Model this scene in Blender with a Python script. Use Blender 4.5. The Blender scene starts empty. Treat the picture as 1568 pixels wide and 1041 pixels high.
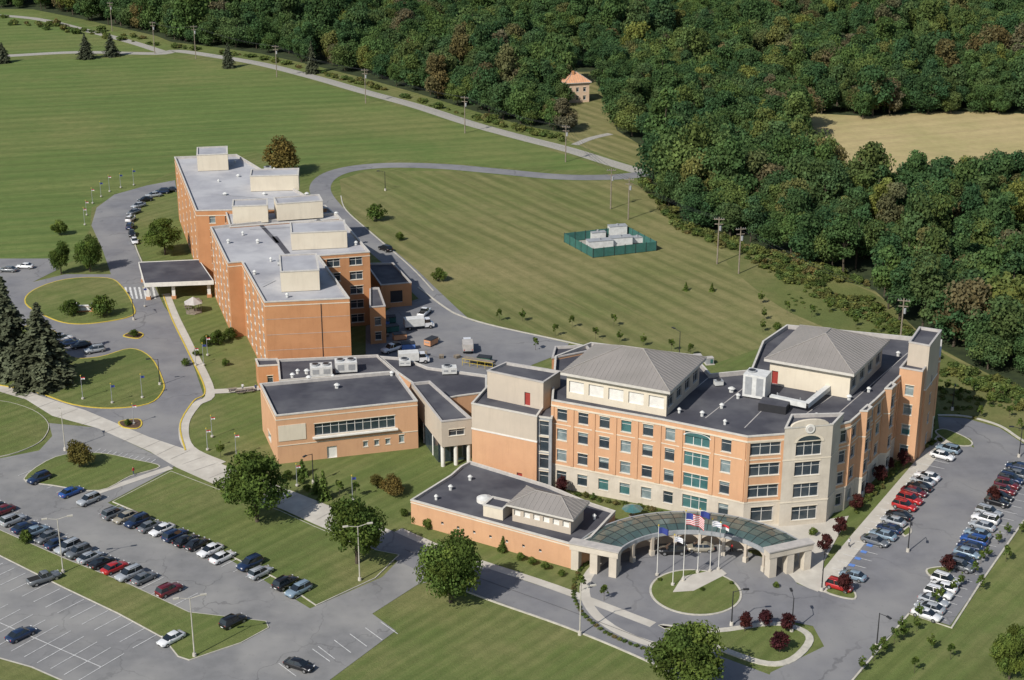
import bpy, bmesh, math, random
import numpy as np
from mathutils import Vector, Matrix
from mathutils.geometry import tessellate_polygon
random.seed(7); rng=np.random.default_rng(7)
sc=bpy.context.scene
# ---------------------------------------------------------------- survey: photo -> metres on a level plane
H=127.0; F=2425.0; PT=math.radians(20.5); CP,SP=math.cos(PT),math.sin(PT)
def P(x,y,z=0.0):
    v=y-520.5
    t=(H-z)/(F*SP+v*CP)
    return Vector((t*(x-784.0), t*(F*CP-v*SP)))
def S(y): return (F*SP+(y-520.5)*CP)/H     # px per metre on the ground
def L3(p,z): return (p[0],p[1],z)
# ---------------------------------------------------------------- materials
def new_mat(name):
    m=bpy.data.materials.new(name); m.use_nodes=True
    nt=m.node_tree; b=nt.nodes['Principled BSDF']; return m,nt,b
def N(nt,t,**k):
    n=nt.nodes.new(t)
    for a,v in k.items(): setattr(n,a,v)
    return n
def mixc(nt,fac,a,b):
    n=N(nt,'ShaderNodeMix',data_type='RGBA')
    for sock,val in ((n.inputs[0],fac),(n.inputs[6],a),(n.inputs[7],b)):
        if isinstance(val,(int,float)): sock.default_value=val
        elif isinstance(val,tuple): sock.default_value=(*val,1)
        else: nt.links.new(val,sock)
    return n.outputs[2]
def mulv(nt,a,k):
    mm=N(nt,'ShaderNodeMath',operation='MULTIPLY'); nt.links.new(a,mm.inputs[0])
    if isinstance(k,float): mm.inputs[1].default_value=k
    else: nt.links.new(k,mm.inputs[1])
    return mm.outputs[0]
def noise(nt,scale,detail=4,rough=.6,lo=.35,hi=.65,vec=None,stretch=None):
    geo=N(nt,'ShaderNodeNewGeometry'); src=geo.outputs['Position']
    if stretch:
        if vec:
            m0=N(nt,'ShaderNodeMapping'); m0.inputs['Rotation'].default_value=(0,0,vec); nt.links.new(src,m0.inputs[0]); src=m0.outputs[0]
        mp=N(nt,'ShaderNodeMapping'); mp.inputs['Scale'].default_value=stretch
        nt.links.new(src,mp.inputs[0]); src=mp.outputs[0]
    n=N(nt,'ShaderNodeTexNoise'); n.inputs['Scale'].default_value=scale
    n.inputs['Detail'].default_value=detail; n.inputs['Roughness'].default_value=rough
    nt.links.new(src,n.inputs['Vector'])
    r=N(nt,'ShaderNodeMapRange'); r.inputs[1].default_value=lo; r.inputs[2].default_value=hi
    nt.links.new(n.outputs[0],r.inputs[0]); return r.outputs[0]
def bump(nt,b,h,st=.3,d=.05):
    bp=N(nt,'ShaderNodeBump'); bp.inputs['Strength'].default_value=st; bp.inputs['Distance'].default_value=d
    nt.links.new(h,bp.inputs['Height']); nt.links.new(bp.outputs[0],b.inputs['Normal'])
def M(name,c,c2=None,rough=.8,scale=1.0,metal=0,spec=.3,c3=None,scale3=.05,cracks=None):
    m,nt,b=new_mat(name)
    b.inputs['Roughness'].default_value=rough; b.inputs['Metallic'].default_value=metal
    b.inputs['Specular IOR Level'].default_value=spec
    if c2 is None: c2=tuple(x*.85 for x in c)
    o=mixc(nt,noise(nt,scale),c,c2)
    if c3: o=mixc(nt,noise(nt,scale3,3,.6,.42,.66),o,c3)
    if cracks:
        geo=N(nt,'ShaderNodeNewGeometry'); nz_=N(nt,'ShaderNodeTexNoise'); nz_.inputs['Scale'].default_value=.25; nz_.inputs['Detail'].default_value=4
        nt.links.new(geo.outputs['Position'],nz_.inputs['Vector'])
        ad=N(nt,'ShaderNodeVectorMath',operation='MULTIPLY_ADD'); ad.inputs[1].default_value=(6,6,0); nt.links.new(nz_.outputs['Color'],ad.inputs[0]); nt.links.new(geo.outputs['Position'],ad.inputs[2])
        vo=N(nt,'ShaderNodeTexVoronoi',feature='DISTANCE_TO_EDGE',voronoi_dimensions='2D'); vo.inputs['Scale'].default_value=cracks; nt.links.new(ad.outputs[0],vo.inputs['Vector'])
        r=N(nt,'ShaderNodeMapRange'); r.inputs[1].default_value=.006; r.inputs[2].default_value=.014; r.inputs[3].default_value=.42; r.inputs[4].default_value=0; nt.links.new(vo.outputs['Distance'],r.inputs[0])
        o=mixc(nt,mulv(nt,r.outputs[0],noise(nt,.05,3,.6,.4,.6)),o,tuple(x*.35 for x in c))
        o=mixc(nt,mulv(nt,noise(nt,.9,5,.7,.58,.8),.5),o,tuple(x*.5 for x in c))
    nt.links.new(o,b.inputs['Base Color']); return m
def grass(name,g1,g2,brown,bamt,stripe=None,per=4.0,samp=.4,bs=.018):
    m,nt,b=new_mat(name); b.inputs['Roughness'].default_value=.95; b.inputs['Specular IOR Level'].default_value=.1
    o=mixc(nt,noise(nt,.035,5,.6),g1,g2)
    o=mixc(nt,mulv(nt,noise(nt,bs,6,.68,.56-bamt*.14,.72-bamt*.1),.85),o,brown)
    if stripe is not None:
        geo=N(nt,'ShaderNodeNewGeometry'); mp=N(nt,'ShaderNodeMapping'); mp.inputs['Rotation'].default_value=(0,0,stripe)
        nt.links.new(geo.outputs['Position'],mp.inputs[0])
        w=N(nt,'ShaderNodeTexWave'); w.inputs['Scale'].default_value=.314/per; w.inputs['Distortion'].default_value=2.2; w.inputs['Detail'].default_value=2; w.inputs['Detail Scale'].default_value=.35
        nt.links.new(mp.outputs[0],w.inputs['Vector'])
        o=mixc(nt,mulv(nt,mulv(nt,w.outputs['Fac'],noise(nt,.022,3,.5,.22,.55)),samp),o,tuple(x*.5 for x in g1))
        o=mixc(nt,mulv(nt,noise(nt,.5,5,.7,.45,.75,vec=stripe,stretch=(1,.04,1)),.5),o,tuple(x*1.2 for x in brown))
        o=mixc(nt,mulv(nt,noise(nt,.28,4,.7,.5,.75,vec=stripe,stretch=(1,.03,1)),.45),o,tuple(x*.55 for x in g1))
    o=mixc(nt,mulv(nt,noise(nt,.35,5,.7,.45,.8),.6),o,tuple(x*.62 for x in g2))
    n=noise(nt,2.2,6,.8,.3,.75)
    o=mixc(nt,mulv(nt,n,.4),o,tuple(x*.5 for x in g1))
    nt.links.new(o,b.inputs['Base Color']); bump(nt,b,n,.5,.15); return m
m_lawn=grass('lawn_grass',(.145,.18,.055),(.115,.155,.047),(.22,.205,.09),.6,stripe=math.radians(40),per=2.6,samp=.35,bs=.03)
m_field=grass('field_grass',(.135,.19,.055),(.11,.165,.047),(.21,.21,.08),.7,stripe=math.radians(76),per=9,samp=.42,bs=.012)
m_mid=grass('meadow_grass',(.16,.185,.06),(.13,.165,.052),(.28,.235,.115),1.5,stripe=math.radians(-31),per=5.5,samp=.6,bs=.012)
m_tan=grass('dry_field_grass',(.50,.40,.21),(.44,.36,.18),(.33,.31,.13),.6,stripe=math.radians(70),per=9,samp=.25,bs=.03)
m_rough=grass('rough_grass',(.15,.165,.055),(.11,.14,.045),(.23,.20,.09),.9)
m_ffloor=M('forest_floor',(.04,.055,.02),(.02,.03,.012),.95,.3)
m_asph=M('asphalt',(.185,.185,.195),(.15,.15,.16),.9,.25,c3=(.225,.222,.22),scale3=.06,cracks=.05)
m_asph2=M('asphalt_lot',(.20,.198,.198),(.165,.165,.165),.9,.35,c3=(.25,.245,.235),scale3=.08,cracks=.09)
m_conc=M('concrete',(.52,.49,.43),(.44,.41,.36),.85,.5,c3=(.42,.39,.34),scale3=.2)
m_joint=M('concrete_joint',(.30,.28,.25),None,.9)
m_kerb=M('kerb_concrete',(.50,.47,.40),(.38,.36,.31),.85,1)
m_yel=M('kerb_yellow',(.55,.42,.06),(.45,.33,.05),.8,1)
m_white=M('white_paint',(.68,.68,.66),(.42,.42,.42),.7,2)
m_bluep=M('blue_paint',(.10,.22,.55),(.12,.2,.45),.7,1)
m_seal=M('asphalt_seam',(.07,.07,.075),None,.9)
def brick(name,a,b2,mort):
    m,nt,b=new_mat(name); b.inputs['Roughness'].default_value=.88; b.inputs['Specular IOR Level'].default_value=.2
    o=mixc(nt,noise(nt,.25,4),a,b2)
    n=noise(nt,9,3,.8,.3,.7,stretch=(1,1,3)); o=mixc(nt,mulv(nt,n,.35),o,mort)
    st=noise(nt,1.2,4,.7,.5,.85,stretch=(1,1,.12)); o=mixc(nt,mulv(nt,st,.35),o,tuple(x*.6 for x in a))
    nt.links.new(o,b.inputs['Base Color']); return m
m_brn=brick('brick_salmon',(.55,.305,.165),(.49,.265,.145),(.60,.43,.30))
m_bro=brick('brick_orange',(.50,.235,.105),(.43,.195,.085),(.5,.32,.19))
m_cream=brick('cream_panel',(.64,.57,.45),(.58,.51,.40),(.6,.55,.46))
m_beige=brick('beige_stucco',(.48,.41,.33),(.43,.37,.30),(.5,.44,.37))
m_stone=brick('limestone',(.56,.50,.41),(.42,.37,.30),(.64,.59,.51))
m_trim=M('white_trim',(.70,.68,.63),(.60,.58,.54),.6,1)
m_cap=M('coping_metal',(.45,.42,.39),(.36,.34,.32),.6,1)
m_cap2=M('coping_light',(.55,.52,.47),(.45,.43,.39),.6,1)
m_rdark=M('roof_membrane_dark',(.065,.065,.078),(.045,.045,.056),.85,.15,c3=(.10,.10,.11),scale3=.12)
m_rlight=M('roof_membrane_light',(.36,.36,.38),(.27,.27,.29),.85,.12,c3=(.42,.42,.43),scale3=.1)
m_metroof=M('standing_seam_roof',(.235,.215,.20),(.20,.185,.17),.55,.2,spec=.4)
m_rib=M('roof_rib',(.29,.27,.25),None,.55)
m_glass=M('window_glass',(.02,.032,.042),(.045,.06,.07),.12,.35,spec=.8)
m_teal=M('teal_glass',(.07,.17,.17),(.04,.11,.11),.15,.35,spec=.8)
m_blind=M('window_blind',(.24,.29,.29),(.12,.16,.17),.3,.6,spec=.6)
m_dark=M('dark_metal',(.03,.03,.033),None,.5)
m_hvac=M('hvac_metal',(.62,.62,.60),(.5,.5,.48),.5,1)
m_grey=M('grey_metal',(.32,.33,.34),(.26,.27,.28),.5,1)
m_red=M('red_door',(.32,.05,.04),None,.5)
m_wood=M('weathered_wood',(.26,.22,.17),(.18,.15,.12),.9,2)
m_bark=M('bark',(.09,.07,.05),(.06,.05,.035),.95,2)
m_green=M('green_fence_slats',(.045,.14,.12),(.035,.11,.09),.7,.8)
m_canopyg=M('canopy_glass',(.085,.125,.115),(.05,.08,.075),.12,.3,spec=.8)
m_mulch=M('mulch',(.10,.06,.04),(.07,.045,.03),.95,1.5)
m_gravel=M('gravel',(.36,.34,.30),(.26,.25,.22),.95,1.5)
def leafmat(name,cols,trans=.28):
    m=bpy.data.materials.new(name); m.use_nodes=True; nt=m.node_tree; nt.nodes.clear()
    out=N(nt,'ShaderNodeOutputMaterial')
    oi=N(nt,'ShaderNodeObjectInfo'); cr=N(nt,'ShaderNodeValToRGB')
    e=cr.color_ramp.elements
    while len(e)<len(cols): e.new(.5)
    for i,c in enumerate(cols): e[i].position=c[0]; e[i].color=(*c[1],1)
    nt.links.new(oi.outputs['Random'],cr.inputs[0])
    at=N(nt,'ShaderNodeAttribute',attribute_name='tint')
    mul=N(nt,'ShaderNodeVectorMath',operation='MULTIPLY')
    nt.links.new(cr.outputs[0],mul.inputs[0]); nt.links.new(at.outputs['Color'],mul.inputs[1])
    d=N(nt,'ShaderNodeBsdfDiffuse'); t=N(nt,'ShaderNodeBsdfTranslucent'); mx=N(nt,'ShaderNodeMixShader'); mx.inputs[0].default_value=trans
    nt.links.new(mul.outputs[0],d.inputs[0]); nt.links.new(mul.outputs[0],t.inputs[0])
    nt.links.new(d.outputs[0],mx.inputs[1]); nt.links.new(t.outputs[0],mx.inputs[2]); nt.links.new(mx.outputs[0],out.inputs[0]); return m
m_lf_forest=leafmat('forest_foliage',[(0,(.05,.10,.042)),(.18,(.08,.135,.045)),(.34,(.055,.105,.045)),(.48,(.095,.15,.045)),(.6,(.065,.115,.05)),(.72,(.12,.165,.05)),(.82,(.08,.125,.05)),(.89,(.17,.19,.05)),(.94,(.13,.12,.075)),(.975,(.15,.125,.055)),(1,(.07,.12,.045))],.32)
m_lf_tree=leafmat('tree_foliage',[(0,(.085,.13,.032)),(1,(.11,.15,.036))],.32)
m_lf_con=leafmat('conifer_needles',[(0,(.065,.078,.05)),(1,(.08,.088,.052))],.1)
m_lf_red=leafmat('crimson_foliage',[(0,(.07,.024,.028)),(1,(.095,.033,.028))])
m_lf_brn=leafmat('autumn_foliage',[(0,(.15,.11,.035)),(1,(.13,.12,.035))])
m_lf_shr=leafmat('shrub_foliage',[(0,(.075,.115,.035)),(.45,(.12,.155,.045)),(.75,(.155,.165,.055)),(.9,(.17,.14,.06)),(1,(.10,.15,.04))])
# ---------------------------------------------------------------- mesh builder
def V2(p): return Vector((p[0],p[1]))
class MB:
    def __init__(s): s.v=[];s.f=[];s.m=[];s.mats=[]
    def mi(s,mat):
        if mat not in s.mats: s.mats.append(mat)
        return s.mats.index(mat)
    def face(s,pts,mat):
        b=len(s.v); s.v.extend([tuple(p) for p in pts]); s.f.append(tuple(range(b,b+len(pts)))); s.m.append(s.mi(mat))
    def box(s,c,ang,lx,ly,z0,z1,mat,top=None,tp=1.0):
        ux=Vector((math.cos(ang),math.sin(ang))); uy=Vector((-ux.y,ux.x)); c=V2(c)
        q=[c+ux*(a*lx/2)+uy*(b*ly/2) for a,b in((-1,-1),(1,-1),(1,1),(-1,1))]
        q2=[c+ux*(a*lx/2*tp)+uy*(b*ly/2*tp) for a,b in((-1,-1),(1,-1),(1,1),(-1,1))]
        for i in range(4):
            j=(i+1)%4; s.face([L3(q[i],z0),L3(q[j],z0),L3(q2[j],z1),L3(q2[i],z1)],mat)
        s.face([L3(p,z1) for p in q2],top or mat); s.face([L3(p,z0) for p in q[::-1]],mat)
    def poly(s,pts,z,mat):
        t=tessellate_polygon([[Vector((p[0],p[1],0)) for p in pts]])
        b=len(s.v); s.v.extend([L3(p,z) for p in pts]); k=s.mi(mat)
        for a in t:
            A,B,C=[V2(pts[i]) for i in a]
            if (B-A).cross(C-A)<0: a=(a[0],a[2],a[1])
            s.f.append(tuple(b+i for i in a)); s.m.append(k)
    def tube(s,p0,p1,r0,r1,mat,n=7,cap=True):
        p0=Vector(p0);p1=Vector(p1); d=(p1-p0).normalized(); a=d.orthogonal().normalized(); b=d.cross(a)
        r=[]; 
        for p,rr in((p0,r0),(p1,r1)):
            r.append([p+(a*math.cos(2*math.pi*i/n)+b*math.sin(2*math.pi*i/n))*rr for i in range(n)])
        for i in range(n):
            j=(i+1)%n; s.face([r[0][i],r[0][j],r[1][j],r[1][i]],mat)
        if cap: s.face(r[1],mat); s.face(r[0][::-1],mat)
    def mesh(s,name):
        me=bpy.data.meshes.new(name); me.from_pydata(s.v,[],s.f)
        for m in s.mats: me.materials.append(m)
        me.polygons.foreach_set('material_index',s.m); me.update(); return me
    def obj(s,name,parent=None,loc=None):
        o=bpy.data.objects.new(name,s.mesh(name)); sc.collection.objects.link(o)
        if parent:
            o.parent=parent; o.matrix_parent_inverse=Matrix.Translation(-Vector(parent.location))
        if loc is not None: o.location=loc
        return o
def empty(name,loc=(0,0,0)):
    e=bpy.data.objects.new(name,None); e.location=(loc[0],loc[1],0); sc.collection.objects.link(e); return e
def area(p): return sum(p[i][0]*p[(i+1)%len(p)][1]-p[(i+1)%len(p)][0]*p[i][1] for i in range(len(p)))/2
def ccw(p): return p if area(p)>0 else p[::-1]
def offs(pts,d):
    n=len(pts);o=[]
    for i in range(n):
        a,b,c=V2(pts[i-1]),V2(pts[i]),V2(pts[(i+1)%n])
        e1=(b-a).normalized();e2=(c-b).normalized(); n1=Vector((-e1.y,e1.x));n2=Vector((-e2.y,e2.x))
        k=max(.35,1+n1.dot(n2)); o.append(b+(n1+n2)*(d/k))
    return o
def smooth(pts,closed=False,k=5):
    n=len(pts);o=[]
    rngi=range(n) if closed else range(n-1)
    for i in rngi:
        if closed: p0,p1,p2,p3=pts[i-1],pts[i],pts[(i+1)%n],pts[(i+2)%n]
        else: p0,p1,p2,p3=pts[max(i-1,0)],pts[i],pts[i+1],pts[min(i+2,n-1)]
        p0,p1,p2,p3=map(V2,(p0,p1,p2,p3))
        for j in range(k):
            t=j/k; o.append(.5*((2*p1)+(p2-p0)*t+(2*p0-5*p1+4*p2-p3)*t*t+(3*p1-p0-3*p2+p3)*t**3))
    if not closed: o.append(V2(pts[-1]))
    return o
ZC=[.004]
def nz(): ZC[0]+=.0035; return ZC[0]
def W(px,z=0): return [P(x,y,z) for x,y in px]
def sheet(name,px,mat,sm=False,world=False):
    p=px if world else W(px)
    if sm: p=smooth(p,True)
    b=MB(); b.poly(p,nz(),mat); return b.obj(name)
def strip(b,pl,w,z,mat,h=None,closed=False):
    n=len(pl);l=[];r=[]
    for i in range(n):
        a=pl[i-1] if (i>0 or closed) else pl[i]; c=pl[(i+1)%n] if (i<n-1 or closed) else pl[i]
        d=(V2(c)-V2(a)).normalized(); q=Vector((-d.y,d.x)); l.append(V2(pl[i])+q*w/2); r.append(V2(pl[i])-q*w/2)
    for i in range(n if closed else n-1):
        j=(i+1)%n
        b.face([L3(r[i],z),L3(r[j],z),L3(l[j],z),L3(l[i],z)],mat)
        if h:
            b.face([L3(r[i],z-h),L3(r[j],z-h),L3(r[j],z),L3(r[i],z)],mat)
            b.face([L3(l[j],z-h),L3(l[i],z-h),L3(l[i],z),L3(l[j],z)],mat)
def ribbon(name,px,w,mat,h=None,sm=True,world=False):
    p=px if world else W(px)
    if sm: p=smooth(p)
    b=MB(); strip(b,p,w,(.16 if h else nz()),mat,.16 if h else None); return b.obj(name)
def island(name,px,kmat=None,gmat=None,sm=True,kw=.3,world=False):
    kmat=kmat or m_kerb; gmat=gmat or m_lawn
    p=px if world else W(px)
    p=ccw(p)
    if sm: p=smooth(p,True,4)
    b=MB(); q=offs(p,kw); n=len(p)
    for i in range(n):
        j=(i+1)%n
        b.face([L3(p[i],0),L3(p[j],0),L3(p[j],.17),L3(p[i],.17)],kmat)
        b.face([L3(p[i],.17),L3(p[j],.17),L3(q[j],.17),L3(q[i],.17)],kmat)
    b.poly(q,.18,gmat); return b.obj(name)
# ---------------------------------------------------------------- ground
b=MB(); g=9000
b.face([(-g,-g,0),(g,-g,0),(g,g,0),(-g,g,0)],m_lawn); b.obj('ground')
FOR=[(-300,-75),(1900,-75),(1900,720),(1568,596),(1500,566),(1430,528),(1350,478),(1330,436),(1240,406),(1180,392),(1100,362),(1040,340),(1000,292),(990,258),(930,236),(875,205),(800,192),(720,168),(640,143),(560,120),(480,100),(400,82),(330,72),(262,64),(240,55),(130,30),(50,14),(-300,10)]
sheet('forest_floor',FOR,m_ffloor)
sheet('hay_field',[(-300,92),(0,92),(240,88),(330,94),(480,126),(640,172),(740,200),(870,238),(940,262),(800,258),(620,244),(490,250),(460,262),(390,232),(267,262),(200,290),(140,318),(138,350),(110,400),(0,440),(-300,500)],m_field)
sheet('meadow',[(520,275),(560,262),(700,262),(860,277),(960,276),(1000,296),(1040,345),(1180,396),(1340,445),(1430,530),(1568,600),(1700,680),(1640,700),(1530,650),(1440,632),(1420,560),(1200,520),(1100,555),(1000,545),(870,522),(760,500),(703,478),(640,420),(570,360),(525,310)],m_mid,sm=False)
sheet('rough_field',[(1110,395),(1190,400),(1340,450),(1430,532),(1568,602),(1750,700),(1600,700),(1450,636),(1420,560),(1260,500),(1180,460)],m_rough,sm=True)
sheet('tan_field',[(1215,172),(1330,178),(1450,170),(1700,178),(1700,330),(1470,320),(1400,330),(1340,340),(1285,310),(1230,250)],m_tan)
sheet('house_lawn',[(862,110),(908,110),(930,165),(945,200),(1010,240),(1000,262),(930,240),(866,214),(868,190)],m_mid)
sheet('upper_left_pasture',[(-300,14),(50,20),(130,38),(240,64),(262,70),(240,78),(0,82),(-300,86)],m_field)
# ---------------------------------------------------------------- roads
ribbon('country_road',[(-200,96),(0,86),(120,80),(240,82),(270,78),(330,86),(400,98),(480,118),(560,141),(640,163),(720,189),(800,211),(870,229),(940,251),(985,264)],6,m_gravel)
ribbon('pasture_road',[(-60,20),(50,28),(130,46),(200,64),(250,80)],5,m_gravel)
ribbon('back_road',[(990,266),(940,271),(860,271),(760,262),(680,255),(600,253),(540,258),(503,270),(490,290),(508,318),(555,360),(612,408),(655,450),(700,492),(745,522),(800,538)],6.5,m_asph)
sheet('service_yard',[(560,500),(600,470),(640,458),(690,475),(725,492),(790,506),(872,526),(850,545),(760,580),(650,590),(560,560)],m_asph)
sheet('entrance_drive',[(200,672),(286,692),(290,640),(312,605),(300,570),(274,500),(252,470),(240,445),(217,405),(203,370),(203,335),(226,306),(270,290),(268,276),(225,284),(175,298),(148,318),(140,345),(158,385),(170,420),(100,420),(50,432),(90,412),(80,396),(0,396),(-60,410),(-60,590),(0,590),(60,612),(150,645)],m_asph)
sheet('left_parking_lot',[(-80,712),(0,702),(60,690),(80,668),(75,648),(150,655),(270,712),(255,722),(165,770),(340,850),(475,932),(585,884),(622,846),(700,880),(640,895),(570,940),(606,966),(480,1060),(290,1090),(-150,1090)],m_asph2)
sheet('right_drive',[(1160,1075),(1180,1030),(1262,990),(1240,950),(1212,900),(1258,905),(1446,668),(1492,686),(1487,672),(1438,656),(1436,638),(1480,641),(1530,655),(1568,680),(1640,715),(1640,750),(1568,795),(1455,958),(1392,938),(1300,1045),(1285,1080)],m_asph)
up=[(345,713),(450,753),(520,781),(610,817),(700,855),(850,905),(1000,962),(1105,1006),(1180,1034)]
lo=[(1180,1085),(1060,1046),(985,1008),(870,960),(740,914),(640,874),(560,836),(480,802),(430,779),(335,745)]
sheet('front_drive',up+lo,m_asph)
sheet('concrete_drive',[(-80,562),(0,582),(60,606),(130,628),(230,670),(290,690),(345,713),(450,753),(520,781),(600,813),(560,836),(480,802),(430,779),(335,745),(270,716),(230,692),(150,656),(80,637),(40,612),(0,600),(-80,585)],m_conc)
RC=P(1065,907)
def circ(c,r,n=48,a0=0,a1=360): return [V2(c)+Vector((math.cos(math.radians(a0+(a1-a0)*i/n)),math.sin(math.radians(a0+(a1-a0)*i/n))))*r for i in range(n+(a1-a0<360))]
sheet('entrance_plaza',[(1180,840),(1195,880),(1252,908),(1262,860),(1300,790),(1240,800),(1060,800),(900,800),(884,842),(895,862)],m_conc)
sheet('roundabout_apron',circ(RC,18.6,56,100,275),m_conc,world=True)
sheet('roundabout_drive',circ(RC,17.0),m_asph,world=True)
sheet('roundabout_exit',[(1150,850),(1197,885),(1256,908),(1250,960),(1200,950),(1100,962)],m_asph)
ribbon('wing_sidewalk',[(1252,905),(1300,843),(1370,760),(1448,668)],3.0,m_conc)
ribbon('front_sidewalk',[(610,812),(700,850),(850,900),(1000,957)],1.8,m_conc)
ribbon('garden_path',[(150,754),(200,737),(262,716)],1.6,m_conc,sm=False)
ribbon('left_sidewalk',[(254,450),(268,485),(290,530),(322,600),(300,620),(282,650),(290,686),(340,710)],2.0,m_conc)
ribbon('terrace_path',[(322,600),(360,598),(400,594)],2.5,m_conc)
ribbon('island_path',[(118,430),(124,455),(135,475)],1.8,m_conc)
ribbon('house_driveway',[(880,222),(905,212),(935,205)],3,m_gravel)
ribbon('yard_kerb',[(640,440),(680,470),(706,484),(760,500),(870,524),(960,545),(1040,556)],.45,m_kerb,h=1)
ribbon('service_road_kerb',[(522,300),(530,322),(570,358),(628,408),(664,446)],.3,m_kerb,h=1)
ribbon('drive_kerb',[(250,452),(264,490),(286,535),(314,597),(296,615),(276,650),(284,690)],.3,m_yel,h=1)
ribbon('right_drive_kerb',[(1436,636),(1480,638),(1530,652),(1568,676),(1640,712)],.6,m_kerb,h=1)
ribbon('right_lot_kerb',[(1568,797),(1500,895),(1457,962),(1392,940),(1302,1046)],.3,m_kerb,h=1,sm=False)
ribbon('front_drive_kerb',[(1060,1049),(985,1010),(870,962),(740,916),(645,878)],.3,m_kerb,h=1)
ribbon('loop_kerb',[(268,290),(228,304),(205,332),(205,368),(218,403)],.3,m_kerb,h=1)
island('drive_island',[(50,445),(100,428),(165,426),(188,440),(204,466),(203,484),(150,495),(105,496),(70,485),(38,465)],m_yel)
island('pine_lawn',[(-60,520),(30,500),(85,508),(105,545),(150,547),(200,534),(232,548),(250,582),(250,600),(228,619),(170,626),(110,620),(50,600),(-60,574)],m_yel)
island('small_island',[(188,515),(205,508),(220,512),(212,519)],m_yel,m_mulch)
island('small_island',[(182,646),(212,642),(218,650),(210,657),(188,655)],m_yel,m_mulch)
island('left_lawn',[(-80,610),(0,614),(50,628),(74,648),(70,668),(50,684),(0,700),(-80,706)],kw=.15)
island('sidewalk_lawn',[(36,734),(85,700),(150,694),(205,704),(246,715),(200,730),(152,752),(80,744)],kw=.2)
island('middle_lawn',[(172,769),(262,722),(335,750),(430,783),(480,806),(560,840),(612,850),(575,886),(484,928),(420,885),(340,846),(250,802)],sm=False,kw=.15)
island('parking_median',[(-60,785),(0,812),(100,856),(200,896),(290,938),(350,945),(408,952),(412,962),(370,985),(290,1012),(272,1006),(250,978),(180,940),(100,902),(0,852),(-60,825)],sm=False,kw=.15)
island('lot_corner_lawn',[(-60,1000),(0,1008),(50,1022),(100,1044),(110,1070),(-60,1070)],sm=False)
island('entry_island',[(1008,958),(1090,964),(1180,953),(1228,962),(1246,982),(1218,1013),(1175,1020),(1110,1000)],kw=1.2)
island('roundabout_island',circ(RC,7.4),kw=.35,world=True,sm=False)
island('lot_end_island',[(1432,660),(1450,658),(1484,673),(1488,683),(1462,682),(1438,668)])
island('lot_island',[(1262,905),(1290,893),(1308,905),(1310,918),(1285,915)])
island('lot_island',[(1380,815),(1392,806),(1396,816),(1386,822)])
island('lot_island',[(1418,872),(1450,868),(1462,876),(1428,884)])
b=MB(); q=W([(1030,908),(1045,884),(1104,872),(1113,880),(1062,906)]); b.poly(q,.19,m_conc); b.obj('flagpole_pad')
# ---------------------------------------------------------------- stall markings
lines=MB()
def stalls(p0,p1,ln=5.0,sp=2.75,mat=m_white,off=0,back=False):
    a=P(*p0);c=P(*p1); d=(c-a);L=d.length;d/=L; q=Vector((-d.y,d.x)); n=int(L/sp); z=ZC[0]+.004
    for i in range(n+1):
        o=a+d*(i*L/n)+q*off
        strip(lines,[o-q*ln/2,o+q*ln/2],.12,z,mat)
    if back: strip(lines,[a+q*off,c+q*off],.12,z+.002,mat)
stalls((45,722),(150,768)); stalls((168,780),(470,908)); stalls((-60,758),(285,918))
stalls((-40,838),(248,968),off=-3.2,ln=5.2); stalls((-60,928),(155,1022),ln=9,back=True)
stalls((500,1000),(596,962),ln=4.6); stalls((440,1026),(492,1004),ln=4.6)
stalls((1278,898),(1452,682)); stalls((1424,944),(1585,712),ln=5.2); stalls((150,690),(235,706),ln=1.6,sp=1.2)
a=P(1285,880);c=P(1350,808)
d=(c-a).normalized(); q=Vector((-d.y,d.x))
for k in range(6):
    o=a+d*(1.3+k*2.75); strip(lines,[o-q*1.1,o-q*.1],.9,ZC[0]+.008,m_bluep)
strip(lines,smooth(W([(620,842),(740,888),(870,935),(1000,985),(1100,1026)])),.1,ZC[0]+.004,m_seal)
lines.obj('parking_lines')
b=MB()
for i in range(7):
    x=192+i*7; strip(b,[P(x,440),P(x+4,458)],.5,ZC[0]+.005,m_white)
b.obj('crosswalk')
b=MB()
cl=smooth(W([(0,591),(60,616),(150,650),(230,682),(290,702),(345,730),(440,766),(520,795),(600,824)]),False,8)
for i in range(3,len(cl)-2,3):
    d=(cl[i+1]-cl[i]).normalized(); q=Vector((-d.y,d.x)); strip(b,[cl[i]-q*2.6,cl[i]+q*2.6],.07,ZC[0]+.006,m_joint)
b.obj('concrete_joints')
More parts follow.
